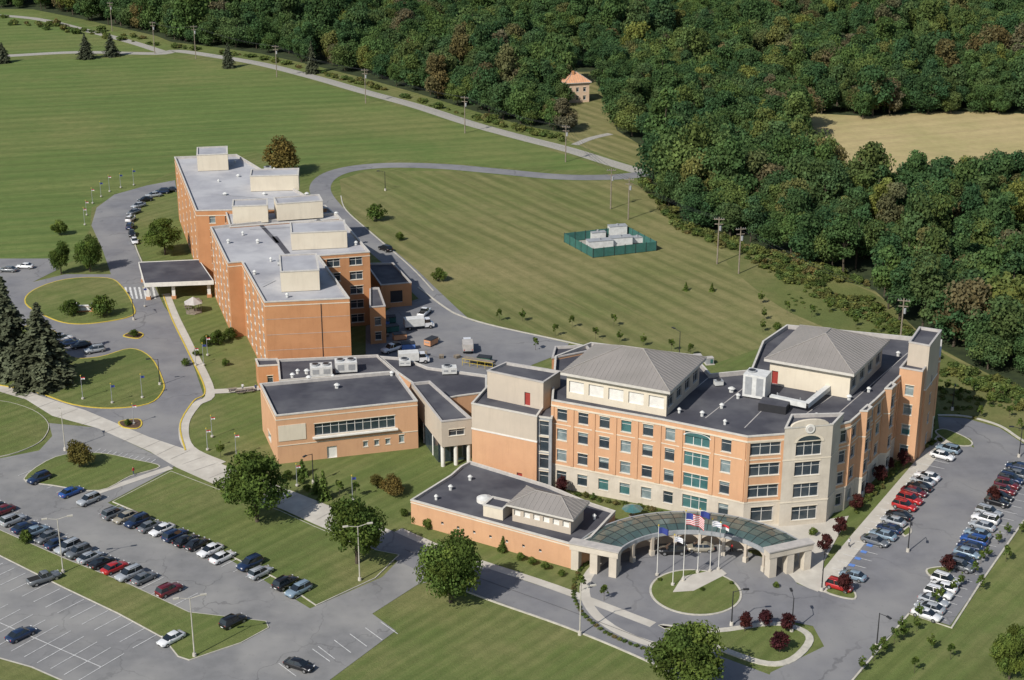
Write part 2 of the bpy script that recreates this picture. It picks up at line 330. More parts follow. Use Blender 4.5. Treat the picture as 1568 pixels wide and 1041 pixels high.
# ---------------------------------------------------------------- buildings
def facade(b,A,B,z0,z1,wins,mf,splits=()):
    A=V2(A);B=V2(B); d=B-A;L=d.length;u=d/L;n=Vector((u.y,-u.x))
    R=[]
    for w in wins:
        c,ww,s,h,k=w[:5]; u0=c*L-ww/2;u1=c*L+ww/2
        if u0<.1 or u1>L-.1 or s+h>z1-.1 or s<z0: continue
        R.append((u0,u1,s,s+h,k))
    us=sorted({0.0,L,*[r[0] for r in R],*[r[1] for r in R]}); ws=sorted({z0,z1,*[s for s in splits if z0<s<z1],*[r[2] for r in R],*[r[3] for r in R]})
    def pt(uu,w,o=0): 
        p=A+u*uu+n*o; return (p.x,p.y,w)
    for j in range(len(ws)-1):
        wc=(ws[j]+ws[j+1])/2; run=None
        for i in range(len(us)-1):
            uc=(us[i]+us[i+1])/2
            ins=any(r[0]<uc<r[1] and r[2]<wc<r[3] for r in R)
            if not ins and run is None: run=us[i]
            if (ins or i==len(us)-2) and run is not None:
                e=us[i] if ins else us[i+1]
                b.face([pt(run,ws[j]),pt(e,ws[j]),pt(e,ws[j+1]),pt(run,ws[j+1])],mf(wc)); run=None
    for u0,u1,w0,w1,k in R:
        D=-.28; 
        gm={'g':m_glass,'t':m_teal,'b':m_blind,'d':m_red,'w':m_trim,'r':random.choice([m_glass,m_glass,m_glass,m_blind,m_teal]),'v':m_dark}[k]
        rv=m_cap
        b.face([pt(u0,w0),pt(u1,w0),pt(u1,w0,D),pt(u0,w0,D)],m_trim)
        b.face([pt(u0,w1,D),pt(u1,w1,D),pt(u1,w1),pt(u0,w1)],rv)
        b.face([pt(u0,w0),pt(u0,w0,D),pt(u0,w1,D),pt(u0,w1)],rv)
        b.face([pt(u1,w0,D),pt(u1,w0),pt(u1,w1),pt(u1,w1,D)],rv)
        b.face([pt(u0,w0,D),pt(u1,w0,D),pt(u1,w1,D),pt(u0,w1,D)],gm)
        if k=='r' and random.random()<.6:
            hb=(w1-w0)*random.uniform(.2,.6); b.face([pt(u0,w1-hb,D+.03),pt(u1,w1-hb,D+.03),pt(u1,w1,D+.03),pt(u0,w1,D+.03)],m_blind)
        if k in 'dwv': continue
        def bar(a0,a1,c0,c1):
            b.face([pt(a0,c0,D+.06),pt(a1,c0,D+.06),pt(a1,c1,D+.06),pt(a0,c1,D+.06)],m_trim)
        nb=max(1,round((u1-u0)/1.6)); f=.055
        for q in range(nb+1):
            x=u0+(u1-u0)*q/nb; bar(max(u0,x-f),min(u1,x+f),w0,w1)
        x=w0+(w1-w0)*.68; b.face([pt(u0,x-.04,D+.07),pt(u1,x-.04,D+.07),pt(u1,x+.04,D+.07),pt(u0,x+.04,D+.07)],m_trim)
        for zz,hh in((w0-.16,.14),(w1+.02,.16)):
            q=[pt(u0-.12,zz,.07),pt(u1+.12,zz,.07),pt(u1+.12,zz+hh,.07),pt(u0-.12,zz+hh,.07)]; b.face(q,m_cream)
            b.face([pt(u0-.12,zz+hh,.07),pt(u1+.12,zz+hh,.07),pt(u1+.12,zz+hh,0),pt(u0-.12,zz+hh,0)],m_cream)
            b.face([pt(u0-.12,zz,0),pt(u1+.12,zz,0),pt(u1+.12,zz,.07),pt(u0-.12,zz,.07)],m_cream)
def ringband(b,pts,z,h,pr,mat):
    o=offs(pts,-pr);n=len(pts)
    for i in range(n):
        j=(i+1)%n
        b.face([L3(o[i],z),L3(o[j],z),L3(o[j],z+h),L3(o[i],z+h)],mat)
        b.face([L3(o[i],z+h),L3(o[j],z+h),L3(pts[j],z+h),L3(pts[i],z+h)],mat)
        b.face([L3(pts[i],z),L3(pts[j],z),L3(o[j],z),L3(o[i],z)],mat)
def block(par,name,px,zt,z0=0,wall=m_brn,roof=m_rdark,cap=m_cap,ph=.6,WN={},bands=(),mf=None,splits=(),world=False):
    pts=px if world else W(px,zt)
    if area(pts)<0: print('CW',name)
    b=MB(); mff=mf or (lambda w:wall)
    for i in range(len(pts)):
        facade(b,pts[i],pts[(i+1)%len(pts)],z0,zt,WN.get(i,[]),mff,splits)
    for (z,h,pr,mt) in bands: ringband(b,pts,z,h,pr,mt)
    b.obj(name+'_walls',par)
    r=MB(); o=offs(pts,-.08); q=offs(pts,.3); n=len(pts)
    for i in range(n):
        j=(i+1)%n
        r.face([L3(o[i],zt-.2),L3(o[j],zt-.2),L3(o[j],zt+.04),L3(o[i],zt+.04)],cap)
        r.face([L3(o[i],zt+.04),L3(o[j],zt+.04),L3(q[j],zt+.04),L3(q[i],zt+.04)],cap)
        r.face([L3(q[j],zt-ph),L3(q[i],zt-ph),L3(q[i],zt+.04),L3(q[j],zt+.04)],m_cap)
        r.face([L3(pts[i],zt-.2),L3(pts[j],zt-.2),L3(o[j],zt-.2),L3(o[i],zt-.2)],cap)
    r.poly(offs(pts,.25),zt-ph,roof); r.obj(name+'_roof',par)
    return pts
def grid(fr,w,sills,h,k='r'): return [(f,w,s,h,k) for f in fr for s in sills]
def cols(n,a=.5): return [(i+a)/n for i in range(n)]
def rectfrom(FL,FR,z,depth):
    A=P(*FL,z);B=P(*FR,z);d=(B-A).normalized();n=Vector((-d.y,d.x))*depth
    return [A,B,B+n,A+n]
def pent(par,name,FL,FR,z,depth,h,wall=m_cream,roof=m_rlight,WN={},cap=m_cap2):
    return block(par,name,rectfrom(FL,FR,z,depth),z+h,z,wall,roof,cap,.25,WN,world=True)
def vents(par,lst,z):
    b=MB()
    for x,y,s in lst:
        p=P(x,y,z)
        if s<1:
            b.tube(L3(p,z),L3(p,z+.7),s*.5,s*.5,m_hvac); b.tube(L3(p,z+.7),L3(p,z+1.0),s*.8,s*.3,m_hvac)
        else:
            b.box(p,.2,s*1.3,s,z+.2,z+s*.8,m_hvac); b.box(p,.2,s*1.35,s*1.05,z+s*.8,z+s*.8+.08,m_grey)
            b.tube(L3(p,z+s*.8+.08),L3(p,z+s*.8+.3),s*.35,s*.35,m_dark,10)
            b.box(p,.2,s*1.1,s*.8,z,z+.2,m_dark)
    b.obj('roof_vents',par)
# --- old brick hospital
A=empty('brick_hospital_building',P(450,500))
fl=[1.0+3.5*k for k in range(5)]
ZA=18
A2=[(405,462),(535,456),(488,391),(566,385),(514,325),(322,347),(349,402),(370,400)]
bandA=[(16.9,.2,.05,m_cream)]
block(A,'front_wing',A2,ZA,0,m_bro,m_rlight,m_cap2,.6,{2:grid([.28,.72],3.0,fl,1.9,'g'),5:grid(cols(5),1.7,fl,1.8,'r'),7:grid([.12,.3,.5,.7,.88],1.7,fl,1.8,'r'),4:grid(cols(6),1.6,fl,1.8)},bands=bandA)
A1=[(300,322),(500,318),(362,236),(267,240)]
block(A,'rear_wing',A1,ZA+.4,0,m_bro,m_rlight,m_cap2,.6,{0:grid([.12,.24],1.5,fl,1.8,'b'),3:grid(cols(5),1.6,fl,1.8,'r'),1:grid(cols(7),1.6,fl,1.8)},bands=bandA)
block(A,'link',[(352,347),(520,334),(498,314),(345,322)],ZA-.2,0,m_bro,m_rlight,m_cap2,.5)
pent(A,'lift_penthouse',(303,262),(350,260),ZA-.1,9,4.6); pent(A,'mechanical_penthouse',(384,293),(458,291),ZA-.1,7,4.2)
pent(A,'link_penthouse',(357,342),(411,340),ZA-.3,6,4.4); pent(A,'link_penthouse',(425,338),(495,333),ZA-.3,6,4.4)
pent(A,'mechanical_penthouse',(447,383),(532,379),ZA-.5,9,4.2); pent(A,'front_penthouse',(431,447),(490,444),ZA-.5,12,4.6)
block(A,'side_annex',[(583,436),(630,432),(602,402),(560,403)],6,0,m_bro,m_rdark,m_cap,.4,{0:grid([.5],3.0,[1.2],3,'v'),1:grid([.5],3,[.6],3,'v')})
block(A,'corner_annex',[(395,560),(430,558),(424,548),(391,549)],5.2,0,m_bro,m_rdark,m_cap2,.4,{0:grid([.5],1.2,[1.2],1.6)})
block(A,'stair_annex',[(566,470),(590,468),(580,440),(566,440)],9,0,m_bro,m_rdark,m_cap,.4,{0:grid([.5],1.4,[1,4.5],1.8,'g')})
b=MB(); p0,p1=P(405,462,ZA),P(535,456,ZA); d=(p1-p0).normalized(); nn=Vector((d.y,-d.x))
ang=math.atan2(d.y,d.x)
c=p0.lerp(p1,.66)+nn*.03; b.box(c,ang,.16,.1,0,17,m_dark)
for z in (3.5,7,10.5,14): b.box(p0.lerp(p1,.5)+nn*.02,ang,(p1-p0).length-.2,.06,z,z+.06,m_cap)
b.obj('gable_joints',A)
b=MB()
for pl,w in (([(352,258),(378,296)],1.2),([(420,362),(440,388)],1.3),([(400,345),(425,372)],1.0)):
    strip(b,W(pl,ZA-.55),w,ZA-.50,m_rdark)
for pl in ([(330,300),(480,312)],[(380,352),(505,345)],[(400,440),(420,430)]): strip(b,W(pl,ZA-.55),.25,ZA-.14,m_grey)
b.obj('roof_walkways',A)
vents(A,[(335,280,.5),(365,272,.8),(420,262,.6),(405,300,.8),(395,372,.7),(372,360,.5),(440,455,.6),(415,400,.5),(410,262,1.5),(488,345,1.4),(345,300,.9),(515,330,.8),(470,300,.9),(360,250,.6),(390,420,.6),(430,405,1.1),(350,372,.7),(320,250,.5),(545,375,.7)],ZA-.5)
b=MB(); cp=W([(222,434),(326,430),(304,398),(213,402)],4.6)
b.poly(cp,4.6,m_rdark); q=offs(cp,-.15)
for i in range(4):
    j=(i+1)%4; b.face([L3(q[i],3.7),L3(q[j],3.7),L3(q[j],4.75),L3(q[i],4.75)],m_trim); b.face([L3(q[i],4.75),L3(q[j],4.75),L3(cp[j],4.75),L3(cp[i],4.75)],m_trim); b.face([L3(cp[j],4.6),L3(cp[i],4.6),L3(cp[i],4.75),L3(cp[j],4.75)],m_trim)
b.poly(cp,3.7,m_trim)
for f in (.04,.42,.95):
    for g2 in (.08,.9):
        c=cp[0].lerp(cp[1],f).lerp(cp[3].lerp(cp[2],f),g2); b.box(c,.1,.8,.8,0,3.7,m_trim); b.box(c,.1,1.1,1.1,0,.8,m_bro)
b.obj('entrance_canopy',A)
# --- low cafeteria building and connectors
B_=empty('cafeteria_building',P(530,690))
ZB=10
WB={0:grid([.55],15.5,[5.0],2.4,'g')+[(.62,.9,1.6,1.1,'b'),(.70,.9,1.6,1.1,'b'),(.78,.9,1.6,1.1,'b'),(.88,1.0,1.6,1.6,'b'),(.38,1.9,.05,2.4,'w')],3:grid([.5],3,[1.5],1.5,'r')}
pB=block(B_,'main_hall',[(422,636),(639,613),(606,568),(398,587)],ZB,0,m_brn,m_rdark,m_cap2,.6,WB,bands=[(8.9,.2,.05,m_cream)],mf=lambda w:m_brn)
b=MB(); d=(pB[1]-pB[0]).normalized(); nn=Vector((d.y,-d.x)); b.box(pB[0]+d*2.9+nn*.05,math.atan2(d.y,d.x),5.2,.1,4.6,7.8,m_cream)
b.box(pB[0].lerp(pB[1],.55)+nn*.35,math.atan2(d.y,d.x),16.4,.7,4.55,4.8,m_trim); b.box(pB[0].lerp(pB[1],.5)+nn*.04,math.atan2(d.y,d.x),(pB[1]-pB[0]).length-.1,.08,3.6,3.75,m_cream)
b.obj('facade_panels',B_)
block(B_,'rear_hall',[(428,582),(606,568),(578,543),(425,550)],6.2,0,m_brn,m_rdark,m_cap2,.5)
block(B_,'corridor',[(640,592),(672,612),(700,606),(745,600),(745,574),(655,562),(620,548),(580,545),(608,569)],6.2,0,m_brn,m_rdark,m_cap2,.5)
block(B_,'link_bridge',[(676,645),(722,640),(658,583),(630,586)],9.5,4.2,m_beige,m_rdark,m_cap,.5,{0:grid([.5],3.0,[6.3],1.3,'g')})
b=MB(); lp=W([(676,645),(722,640),(658,583),(630,586)],9.5)
b.poly(lp,4.2,m_beige)
for f,g2 in((.06,.03),(.5,.03),(.94,.03),(.06,.3),(.06,.6)):
    c=lp[0].lerp(lp[1],f).lerp(lp[3].lerp(lp[2],f),g2); b.tube(L3(c,0),L3(c,4.2),.4,.4,m_trim,10)
q=[lp[0].lerp(lp[3],.12),lp[1].lerp(lp[2],.12),lp[2],lp[3]]
for i in range(4): b.face([L3(q[i],0),L3(q[(i+1)%4],0),L3(q[(i+1)%4],4.2),L3(q[i],4.2)],m_glass)
b.obj('link_base',B_)
vents(B_,[(448,578,.7),(456,572,.6),(473,582,.8),(516,594,.8),(510,580,.5),(600,575,.6),(470,572,.8)],ZB-.6)
def ahu(par,name,px,z,lx,ly,h,ang=.1):
    p=P(*px,z);b=MB(); b.box(p,ang,lx,ly,z+.3,z+h,m_hvac); b.box(p,ang,lx*.9,ly*.8,z,z+.3,m_dark)
    ux=Vector((math.cos(ang),math.sin(ang)))
    for k in range(max(1,int(lx/2.2))):
        c=p+ux*((k+.5)*2.2-lx/2); b.tube(L3(c,z+h),L3(c,z+h+.35),.8,.8,m_grey,12); b.tube(L3(c,z+h+.35),L3(c,z+h+.36),.65,.65,m_dark,12)
    for s in(-1,1):
        b.box(p+ux*(s*lx*.25)-Vector((-ux.y,ux.x))*(ly/2+.02),ang,lx*.3,.05,z+.8,z+h-.4,m_grey)
    b.obj(name,par)
ahu(B_,'air_handler',(492,574),5.7,4.5,3,2.2,.15); ahu(B_,'air_handler',(530,568),5.7,4.5,3,2.4,.15); ahu(B_,'air_handler',(620,560),5.7,2.4,1.6,1.4)
ahu(B_,'air_handler',(688,572),5.7,3,2,1.6)
# --- new pavilion hospital
D=empty('hospital_pavilion_building',P(1050,760))
ZD=17.2; sil=[1.3,5.5,9.6,13.5]
bandsD=[(4.45,.3,.08,m_cream),(16.0,.3,.12,m_cream),(12.6,.18,.06,m_cream)]
mfD=lambda w:(m_stone if w<4.4 else m_brn)
D1=[(845,612),(1010,641),(1145,668),(1202,664),(1275,652),(1303,645),(1342,611),(1388,566),(1440,545),(1442,520),(1205,497),(1168,522),(1150,566),(1088,572),(1062,543),(905,524),(850,545)]
WD={0:grid(cols(5),1.9,sil,2.2,'r'),
 1:grid([.13,.77],1.8,sil,2.3,'r')+grid([.44],4.6,sil,2.5,'t'),
 2:grid([.5],5.4,sil[1:],2.3,'g')+grid([.5],4,[.8],2.8,'g'),
 4:grid([.5],2.6,sil,2.3,'g'),
 5:grid(cols(3),1.8,sil,2.2,'r'),6:grid(cols(4),1.8,sil,2.2,'r'),7:grid(cols(3),1.8,sil,2.2,'r'),
 8:grid(cols(2),1.8,sil,2.2)}
pD=block(D,'main_block',D1,ZD,0,m_brn,m_rdark,m_cap2,.8,WD,bands=bandsD,mf=mfD,splits=(4.4,))
b=MB()
for i,fs in((0,[0.01,.2,.4,.6,.8,.985]),(1,[.01,.26,.62,.97]),(2,[.03,.97]),(5,[.03,.5,.97]),(6,[.25,.5,.75,.98]),(7,[.5,.97])):
    a_,c_=pD[i],pD[i+1]; d=(c_-a_).normalized(); nn=Vector((d.y,-d.x)); ang=math.atan2(d.y,d.x)
    for f in fs: b.box(a_.lerp(c_,f)+nn*.08,ang,.55,.16,4.8,15.95,m_brn)
a_,c_=pD[1],pD[2]; d=(c_-a_).normalized(); nn=Vector((d.y,-d.x)); mid=a_.lerp(c_,.44)
for k in range(10):
    t0=math.pi*k/10;t1=math.pi*(k+1)/10
    for ra,rb,o_,mt in((0,2.3,.04,m_teal),(2.3,2.6,.09,m_trim)):
        def q_(t,r): p=mid-d*(math.cos(t)*r)+nn*o_; return (p.x,p.y,15.75-.6+math.sin(t)*r*.3)
        b.face([q_(t0,ra),q_(t0,rb),q_(t1,rb),q_(t1,ra)] if ra>0 else [q_(t0,0),q_(t0,rb),q_(t1,rb)],mt)
b.obj('pilasters',D)
for i,f,w_ in((5,.5,3.4),(6,.38,3.6),(7,.3,3.6)):
    a_,c_=pD[i],pD[i+1]; d=(c_-a_).normalized(); nn=Vector((d.y,-d.x)); c=a_.lerp(c_,f)
    q=[c-d*w_/2,c-d*w_*.32+nn*1.1,c+d*w_*.32+nn*1.1,c+d*w_/2]
    q=[q[0]-nn*.05]+q[1:3]+[q[3]-nn*.05]
    block(D,'oriel_bay',q,ZD+.5,0,m_brn,m_rdark,m_cap2,.3,{1:grid([.5],1.7,sil,2.4,'g')},bands=[(4.45,.3,.06,m_cream),(12.6,.18,.05,m_cream)],mf=mfD,splits=(4.4,),world=True)
ZS=18.8
bay=W([(1202,655),(1276,649),(1292,632),(1212,634)],ZS)
block(D,'corner_bay',bay,ZS,0,m_stone,m_rdark,m_cap2,.6,{0:grid([.52],4.6,[1.0,5.4,9.5,13.3],2.6,'g'),1:[]},bands=[(4.45,.25,.08,m_cream),(12.5,.2,.06,m_cream)],world=True)
b=MB(); a_,c_=bay[0],bay[1]; d=(c_-a_).normalized(); nn=Vector((d.y,-d.x)); mid=a_.lerp(c_,.52)
def fp(u,z,o): p=mid+d*u+nn*o; return (p.x,p.y,z)
for k in range(12):
    t0=math.pi*(k/12);t1=math.pi*((k+1)/12)
    for (ra,rb,o,mt) in((2.2,2.75,.10,m_cream),(0,2.2,.04,m_glass)):
        b.face([fp(-math.cos(t0)*ra,15.8+math.sin(t0)*ra*.55,o),fp(-math.cos(t0)*rb,15.8+math.sin(t0)*rb*.55,o),fp(-math.cos(t1)*rb,15.8+math.sin(t1)*rb*.55,o),fp(-math.cos(t1)*ra,15.8+math.sin(t1)*ra*.55,o)][::1],mt)
for k in range(10):
    t0=math.pi*(k/10);t1=math.pi*((k+1)/10); R_=3.4
    f0=[fp(-math.cos(t)*R_,ZS+.05+math.sin(t)*1.1,.1) for t in(t0,t1)]; g0=[fp(-math.cos(t)*R_,ZS+.05,.1) for t in(t0,t1)]
    b.face([g0[0],g0[1],f0[1],f0[0]],m_stone)
    f1=[fp(-math.cos(t)*R_,ZS+.05+math.sin(t)*1.1,-.4) for t in(t0,t1)]
    b.face([f0[0],f0[1],f1[1],f1[0]],m_cream)
b.tube(fp(0,18.3,.05),fp(0,18.3,.22),.85,.85,m_trim,16); b.tube(fp(0,18.3,.22),fp(0,18.3,.28),.45,.45,m_cap,12)
b.obj('arch_and_seal',D)
def hip(par,name,ev,z,rise,fascia=.5):
    b=MB(); ev=[V2(p) for p in ev]; c=sum(ev,Vector((0,0)))/4
    dx=((ev[1]-ev[0])+(ev[2]-ev[3]))/2; dy=((ev[3]-ev[0])+(ev[2]-ev[1]))/2
    if dx.length>=dy.length: r=dx.normalized()*max(.6,(dx.length-dy.length)/2); R1,R2=c-r,c+r; fc=[(0,1,[R2,R1]),(1,2,[R2]),(2,3,[R1,R2]),(3,0,[R1])]
    else: r=dy.normalized()*max(.6,(dy.length-dx.length)/2); R1,R2=c-r,c+r; fc=[(0,1,[R1]),(1,2,[R2,R1]),(2,3,[R2]),(3,0,[R1,R2])]
    for i,j,top in fc:
        A_,B2=ev[i],ev[j]; b.face([L3(A_,z),L3(B2,z)]+[L3(t,z+rise) for t in top],m_metroof)
        d=(B2-A_);L=d.length;d/=L;n=Vector((-d.y,d.x)); vm=(top[0]-A_).dot(n)
        tu=sorted([(t-A_).dot(d) for t in top]); ua,ub=tu[0],tu[-1]
        k=.4
        while k<L:
            v=vm*min(1,k/ua,(L-k)/(L-ub)); p0=A_+d*k; p1=p0+n*v
            z1=z+rise*v/vm
            b.face([L3(p0-d*.04,z+.06),L3(p0+d*.04,z+.06),L3(p1+d*.04,z1+.06),L3(p1-d*.04,z1+.06)],m_rib)
            b.face([L3(p0+d*.04,z),L3(p0+d*.04,z+.06),L3(p1+d*.04,z1+.06),L3(p1+d*.04,z1)],m_rib)
            b.face([L3(p0-d*.04,z),L3(p0-d*.04,z+.06),L3(p1-d*.04,z1+.06),L3(p1-d*.04,z1)],m_rib)
            k+=.9
        b.face([L3(A_,z-fascia),L3(B2,z-fascia),L3(B2,z),L3(A_,z)],m_cap2)
    for i in range(4):
        T=min((R1,R2),key=lambda q:(q-ev[i]).length); b.tube(L3(ev[i],z+.05),L3(T,z+rise+.05),.12,.12,m_rib,6)
    b.tube(L3(R1,z+rise+.05),L3(R2,z+rise+.05),.12,.12,m_rib,6)
    b.poly(ev,z-fascia,m_trim); b.obj(name,par)
def hiphouse(px,z,zb,rise,inset,wn):
    ev=W(px,z); hip(D,'hip_roof',ev,z,rise); w=offs(ev,inset)
    b=MB()
    for i in range(4): facade(b,w[i],w[(i+1)%4],zb,z-.5,wn.get(i,[]),lambda q:m_cream if i==0 else m_beige)
    b.obj('clerestory_walls',D); return w
zz=ZD-.8
hiphouse([(858,570),(1026,600),(1082,547),(910,527)],21.6,zz,3.6,.9,{0:grid(cols(5),2.9,[zz+1.3],2.2,'w'),1:grid(cols(4),2.6,[zz+1.3],2.2,'g')})
hiphouse([(1170,549),(1308,573),(1362,521),(1225,498)],21.6,zz,3.6,.9,{0:[(.07,1.2,zz+.2,2.6,'d')],1:grid(cols(4),2.6,[zz+1.3],2.2,'g')})
def mf0(w): return m_beige if w>9.4 else m_brn
block(D,'stair_block',[(722,617),(822,637),(846,603),(748,588)],14.5,0,m_brn,m_rdark,m_cap2,.5,{0:[(.74,1.1,.1,2.4,'d')]},bands=[(9.3,.3,.08,m_trim)],mf=mf0,splits=(9.4,))
block(D,'stair_tower',[(746,567),(832,585),(858,568),(775,554)],19.5,13.5,m_beige,m_rdark,m_cap,.5,{0:[(.72,1.2,14.2,2.6,'d')]})
sp=W([(822,637),(845,640),(858,610),(842,604)],14.2)
block(D,'glass_stair',sp,14.2,0,m_grey,m_rdark,m_cap2,.4,{0:grid([.5],1.7,[.6,4,7.4,10.6],2.8,'g')},world=True)
block(D,'right_stair_tower',[(1392,523),(1424,529),(1442,505),(1408,500)],23,0,m_brn,m_rdark,m_cap,.5,{1:grid([.5],1.2,sil,2)},mf=lambda w:m_beige if w>14 else m_brn,splits=(14,),bands=[(13.9,.3,.06,m_trim)])
block(D,'right_stair_low',[(1378,562),(1413,568),(1425,550),(1392,545)],18.8,0,m_brn,m_rdark,m_cap,.5,{0:grid([.5],1.6,sil,2)})
block(D,'rear_block',[(845,548),(905,536),(898,528),(850,530)],17,0,m_brn,m_rdark,m_cap,.5)
ZL=4.6
block(D,'front_single_storey',[(629,765),(880,834),(905,822),(942,782),(905,770),(838,742),(720,706),(706,713),(690,727)],ZL,0,m_brn,m_rdark,m_cap2,.5,{0:grid([.2,.3,.4,.5,.6,.7,.8],.5,[1.5],.5,'v')},bands=[(4.0,.2,.06,m_cream)])
ev=W([(775,772),(878,796),(903,768),(806,744)],7.4); hip(D,'front_hip_roof',ev,7.4,1.7,.35); w=offs(ev,.8)
b=MB()
for i in range(4): facade(b,w[i],w[(i+1)%4],ZL-.5,7.05,grid(cols(6),1.2,[5.3],1,'w') if i==0 else [],lambda q:m_beige)
b.obj('front_clerestory',D)
pent(D,'lift_overrun',(740,790),(770,797),ZL-.5,3.5,2.2,m_cream,m_rdark)
b=MB(); c=P(742,763,ZL); b.tube(L3(c,ZL-.5),L3(c,ZL+.1),1.4,1.4,m_trim,20); b.tube(L3(c,ZL+.1),L3(c,ZL+.5),1.35,.5,m_hvac,20)
b.obj('skylights',D)
vents(D,[(690,750,.6),(668,765,.5),(720,735,.6),(850,805,.6),(910,795,.5)],ZL-.5)
ahu(D,'cooling_unit',(1158,606),zz,4.2,3.6,4.6,-.45)
b=MB()
strip(b,W([(1180,606),(1236,618)],zz+1.6),1.0,zz+1.8,m_hvac,.9); strip(b,W([(1234,619),(1270,590)],zz+1.6),1.0,zz+1.81,m_hvac,.9)
for q in ((1190,609),(1225,617),(1250,606)):
    p=P(*q,zz); b.box(p,0,.2,.2,zz,zz+1,m_grey)
b.obj('roof_duct',D)
b=MB(); b.box(P(1185,627,zz),-.4,5,3.2,zz,zz+1.5,m_dark,top=m_rdark); b.obj('roof_hatch_box',D)
vents(D,[(1075,637,.6),(1105,625,.6),(1040,632,.5),(1130,610,.6),(1300,612,.7),(1330,600,.6),(1060,585,.7),(1100,590,1.2),(1120,600,.9),(1250,640,.6),(1375,545,.6),(1110,650,.5)],zz)
b=MB()
for pl in([(1040,615),(1085,578)],[(1080,640),(1150,585)],[(1140,655),(1180,615)],[(1225,640),(1340,560)],[(1270,645),(1390,540)]): strip(b,W(pl,zz),.18,zz+.01,m_cap)
b.obj('membrane_seams',D)
# ------------- glass porte-cochere ring
b=MB()
def rp(a,r,z): a=math.radians(a); return (RC.x+math.cos(a)*r,RC.y+math.sin(a)*r,z)
prof=[(13.9,4.0),(15.5,4.5),(17.2,4.65),(19,4.5),(20.6,4.1)]
NS=20;a0,a1=24,156
for i in range(NS):
    t0=a0+(a1-a0)*i/NS;t1=a0+(a1-a0)*(i+1)/NS
    for k in range(4):
        (r0,z0),(r1,z1)=prof[k],prof[k+1]
        b.face([rp(t0,r0,z0),rp(t0,r1,z1),rp(t1,r1,z1),rp(t1,r0,z0)],m_canopyg)
    for (r0,r1,z0,z1) in((13.65,13.95,3.35,4.05),(20.5,20.8,3.45,4.15)):
        b.face([rp(t0,r0,z0),rp(t1,r0,z0),rp(t1,r0,z1),rp(t0,r0,z1)],m_grey); b.face([rp(t0,r1,z0),rp(t1,r1,z0),rp(t1,r1,z1),rp(t0,r1,z1)],m_grey)
        b.face([rp(t0,r0,z1),rp(t1,r0,z1),rp(t1,r1,z1),rp(t0,r1,z1)],m_grey); b.face([rp(t0,r0,z0),rp(t1,r0,z0),rp(t1,r1,z0),rp(t0,r1,z0)],m_grey)
for i in range(NS+1):
    t=a0+(a1-a0)*i/NS
    for k in range(4): b.tube(rp(t,prof[k][0],prof[k][1]+.03),rp(t,prof[k+1][0],prof[k+1][1]+.03),.05,.05,m_dark,5)
for k in range(1,4):
    for i in range(NS):
        t0=a0+(a1-a0)*i/NS;t1=a0+(a1-a0)*(i+1)/NS; b.tube(rp(t0,prof[k][0],prof[k][1]+.02),rp(t1,prof[k][0],prof[k][1]+.02),.035,.035,m_dark,4)
NCOL=8
for i in range(NCOL):
    t=a0+6+(a1-a0-12)*i/(NCOL-1)
    for r in (13.8,20.4):
        p=rp(t,r,0); an=math.radians(t)
        b.box(p[:2],an,.5,.5,.1,3.4,m_beige); b.box(p[:2],an,.72,.72,0,1.0,m_stone)
        if r<15:
            for s in(-1,1):
                for k in range(4):
                    dd=math.degrees(1/13.8); w0=.25+k*.42; 
                    q0=rp(t+s*dd*w0,13.8,3.36); q1=rp(t+s*dd*(w0+.42),13.8,3.36)
                    h0=.9*(1-k/4)**1.8; h1=.9*(1-(k+1)/4)**1.8
                    b.face([(q0[0],q0[1],3.36-h0),(q1[0],q1[1],3.36-h1),q1,q0],m_beige)
for t in (a0-1,a1+1):
    an=math.radians(t)
    for r in (13.9,17.2,20.5):
        p=rp(t,r,0); b.box(p[:2],an,1.3,1.5,.0,3.7,m_stone)
    p=rp(t,17.2,0); b.box(p[:2],an,8.4,1.7,3.7,4.8,m_stone); b.box(p[:2],an,8.7,2.0,4.8,5.0,m_cap)
b.obj('glass_canopy',D)
# ------------- house in the woods
Hs=empty('stucco_house',P(885,150))
m_terr=M('terracotta_roof',(.62,.32,.17),(.52,.26,.14),.8,.6)
m_peach=M('peach_stucco',(.62,.45,.32),(.55,.4,.28),.9,.6)
fr=P(866,158);f2=P(902,156); d=(f2-fr).normalized(); n=Vector((-d.y,d.x))
fp_=[fr,f2,f2+n*8,fr+n*8]
b=MB()
for i in range(4): facade(b,fp_[i],fp_[(i+1)%4],0,7.4,grid([.2,.5,.8],1.1,[1,4.2],1.6,'g'),lambda w:m_peach)
b.obj('walls',Hs); tmp=m_metroof; m_metroof=m_terr
hip(Hs,'roof',offs(fp_,-.7),7.8,3.2,.25); m_metroof=tmp
b=MB(); c=fp_[0].lerp(fp_[2],.4); b.box(c,.2,.9,.9,7.2,11.6,m_bro); b.obj('chimney',Hs)
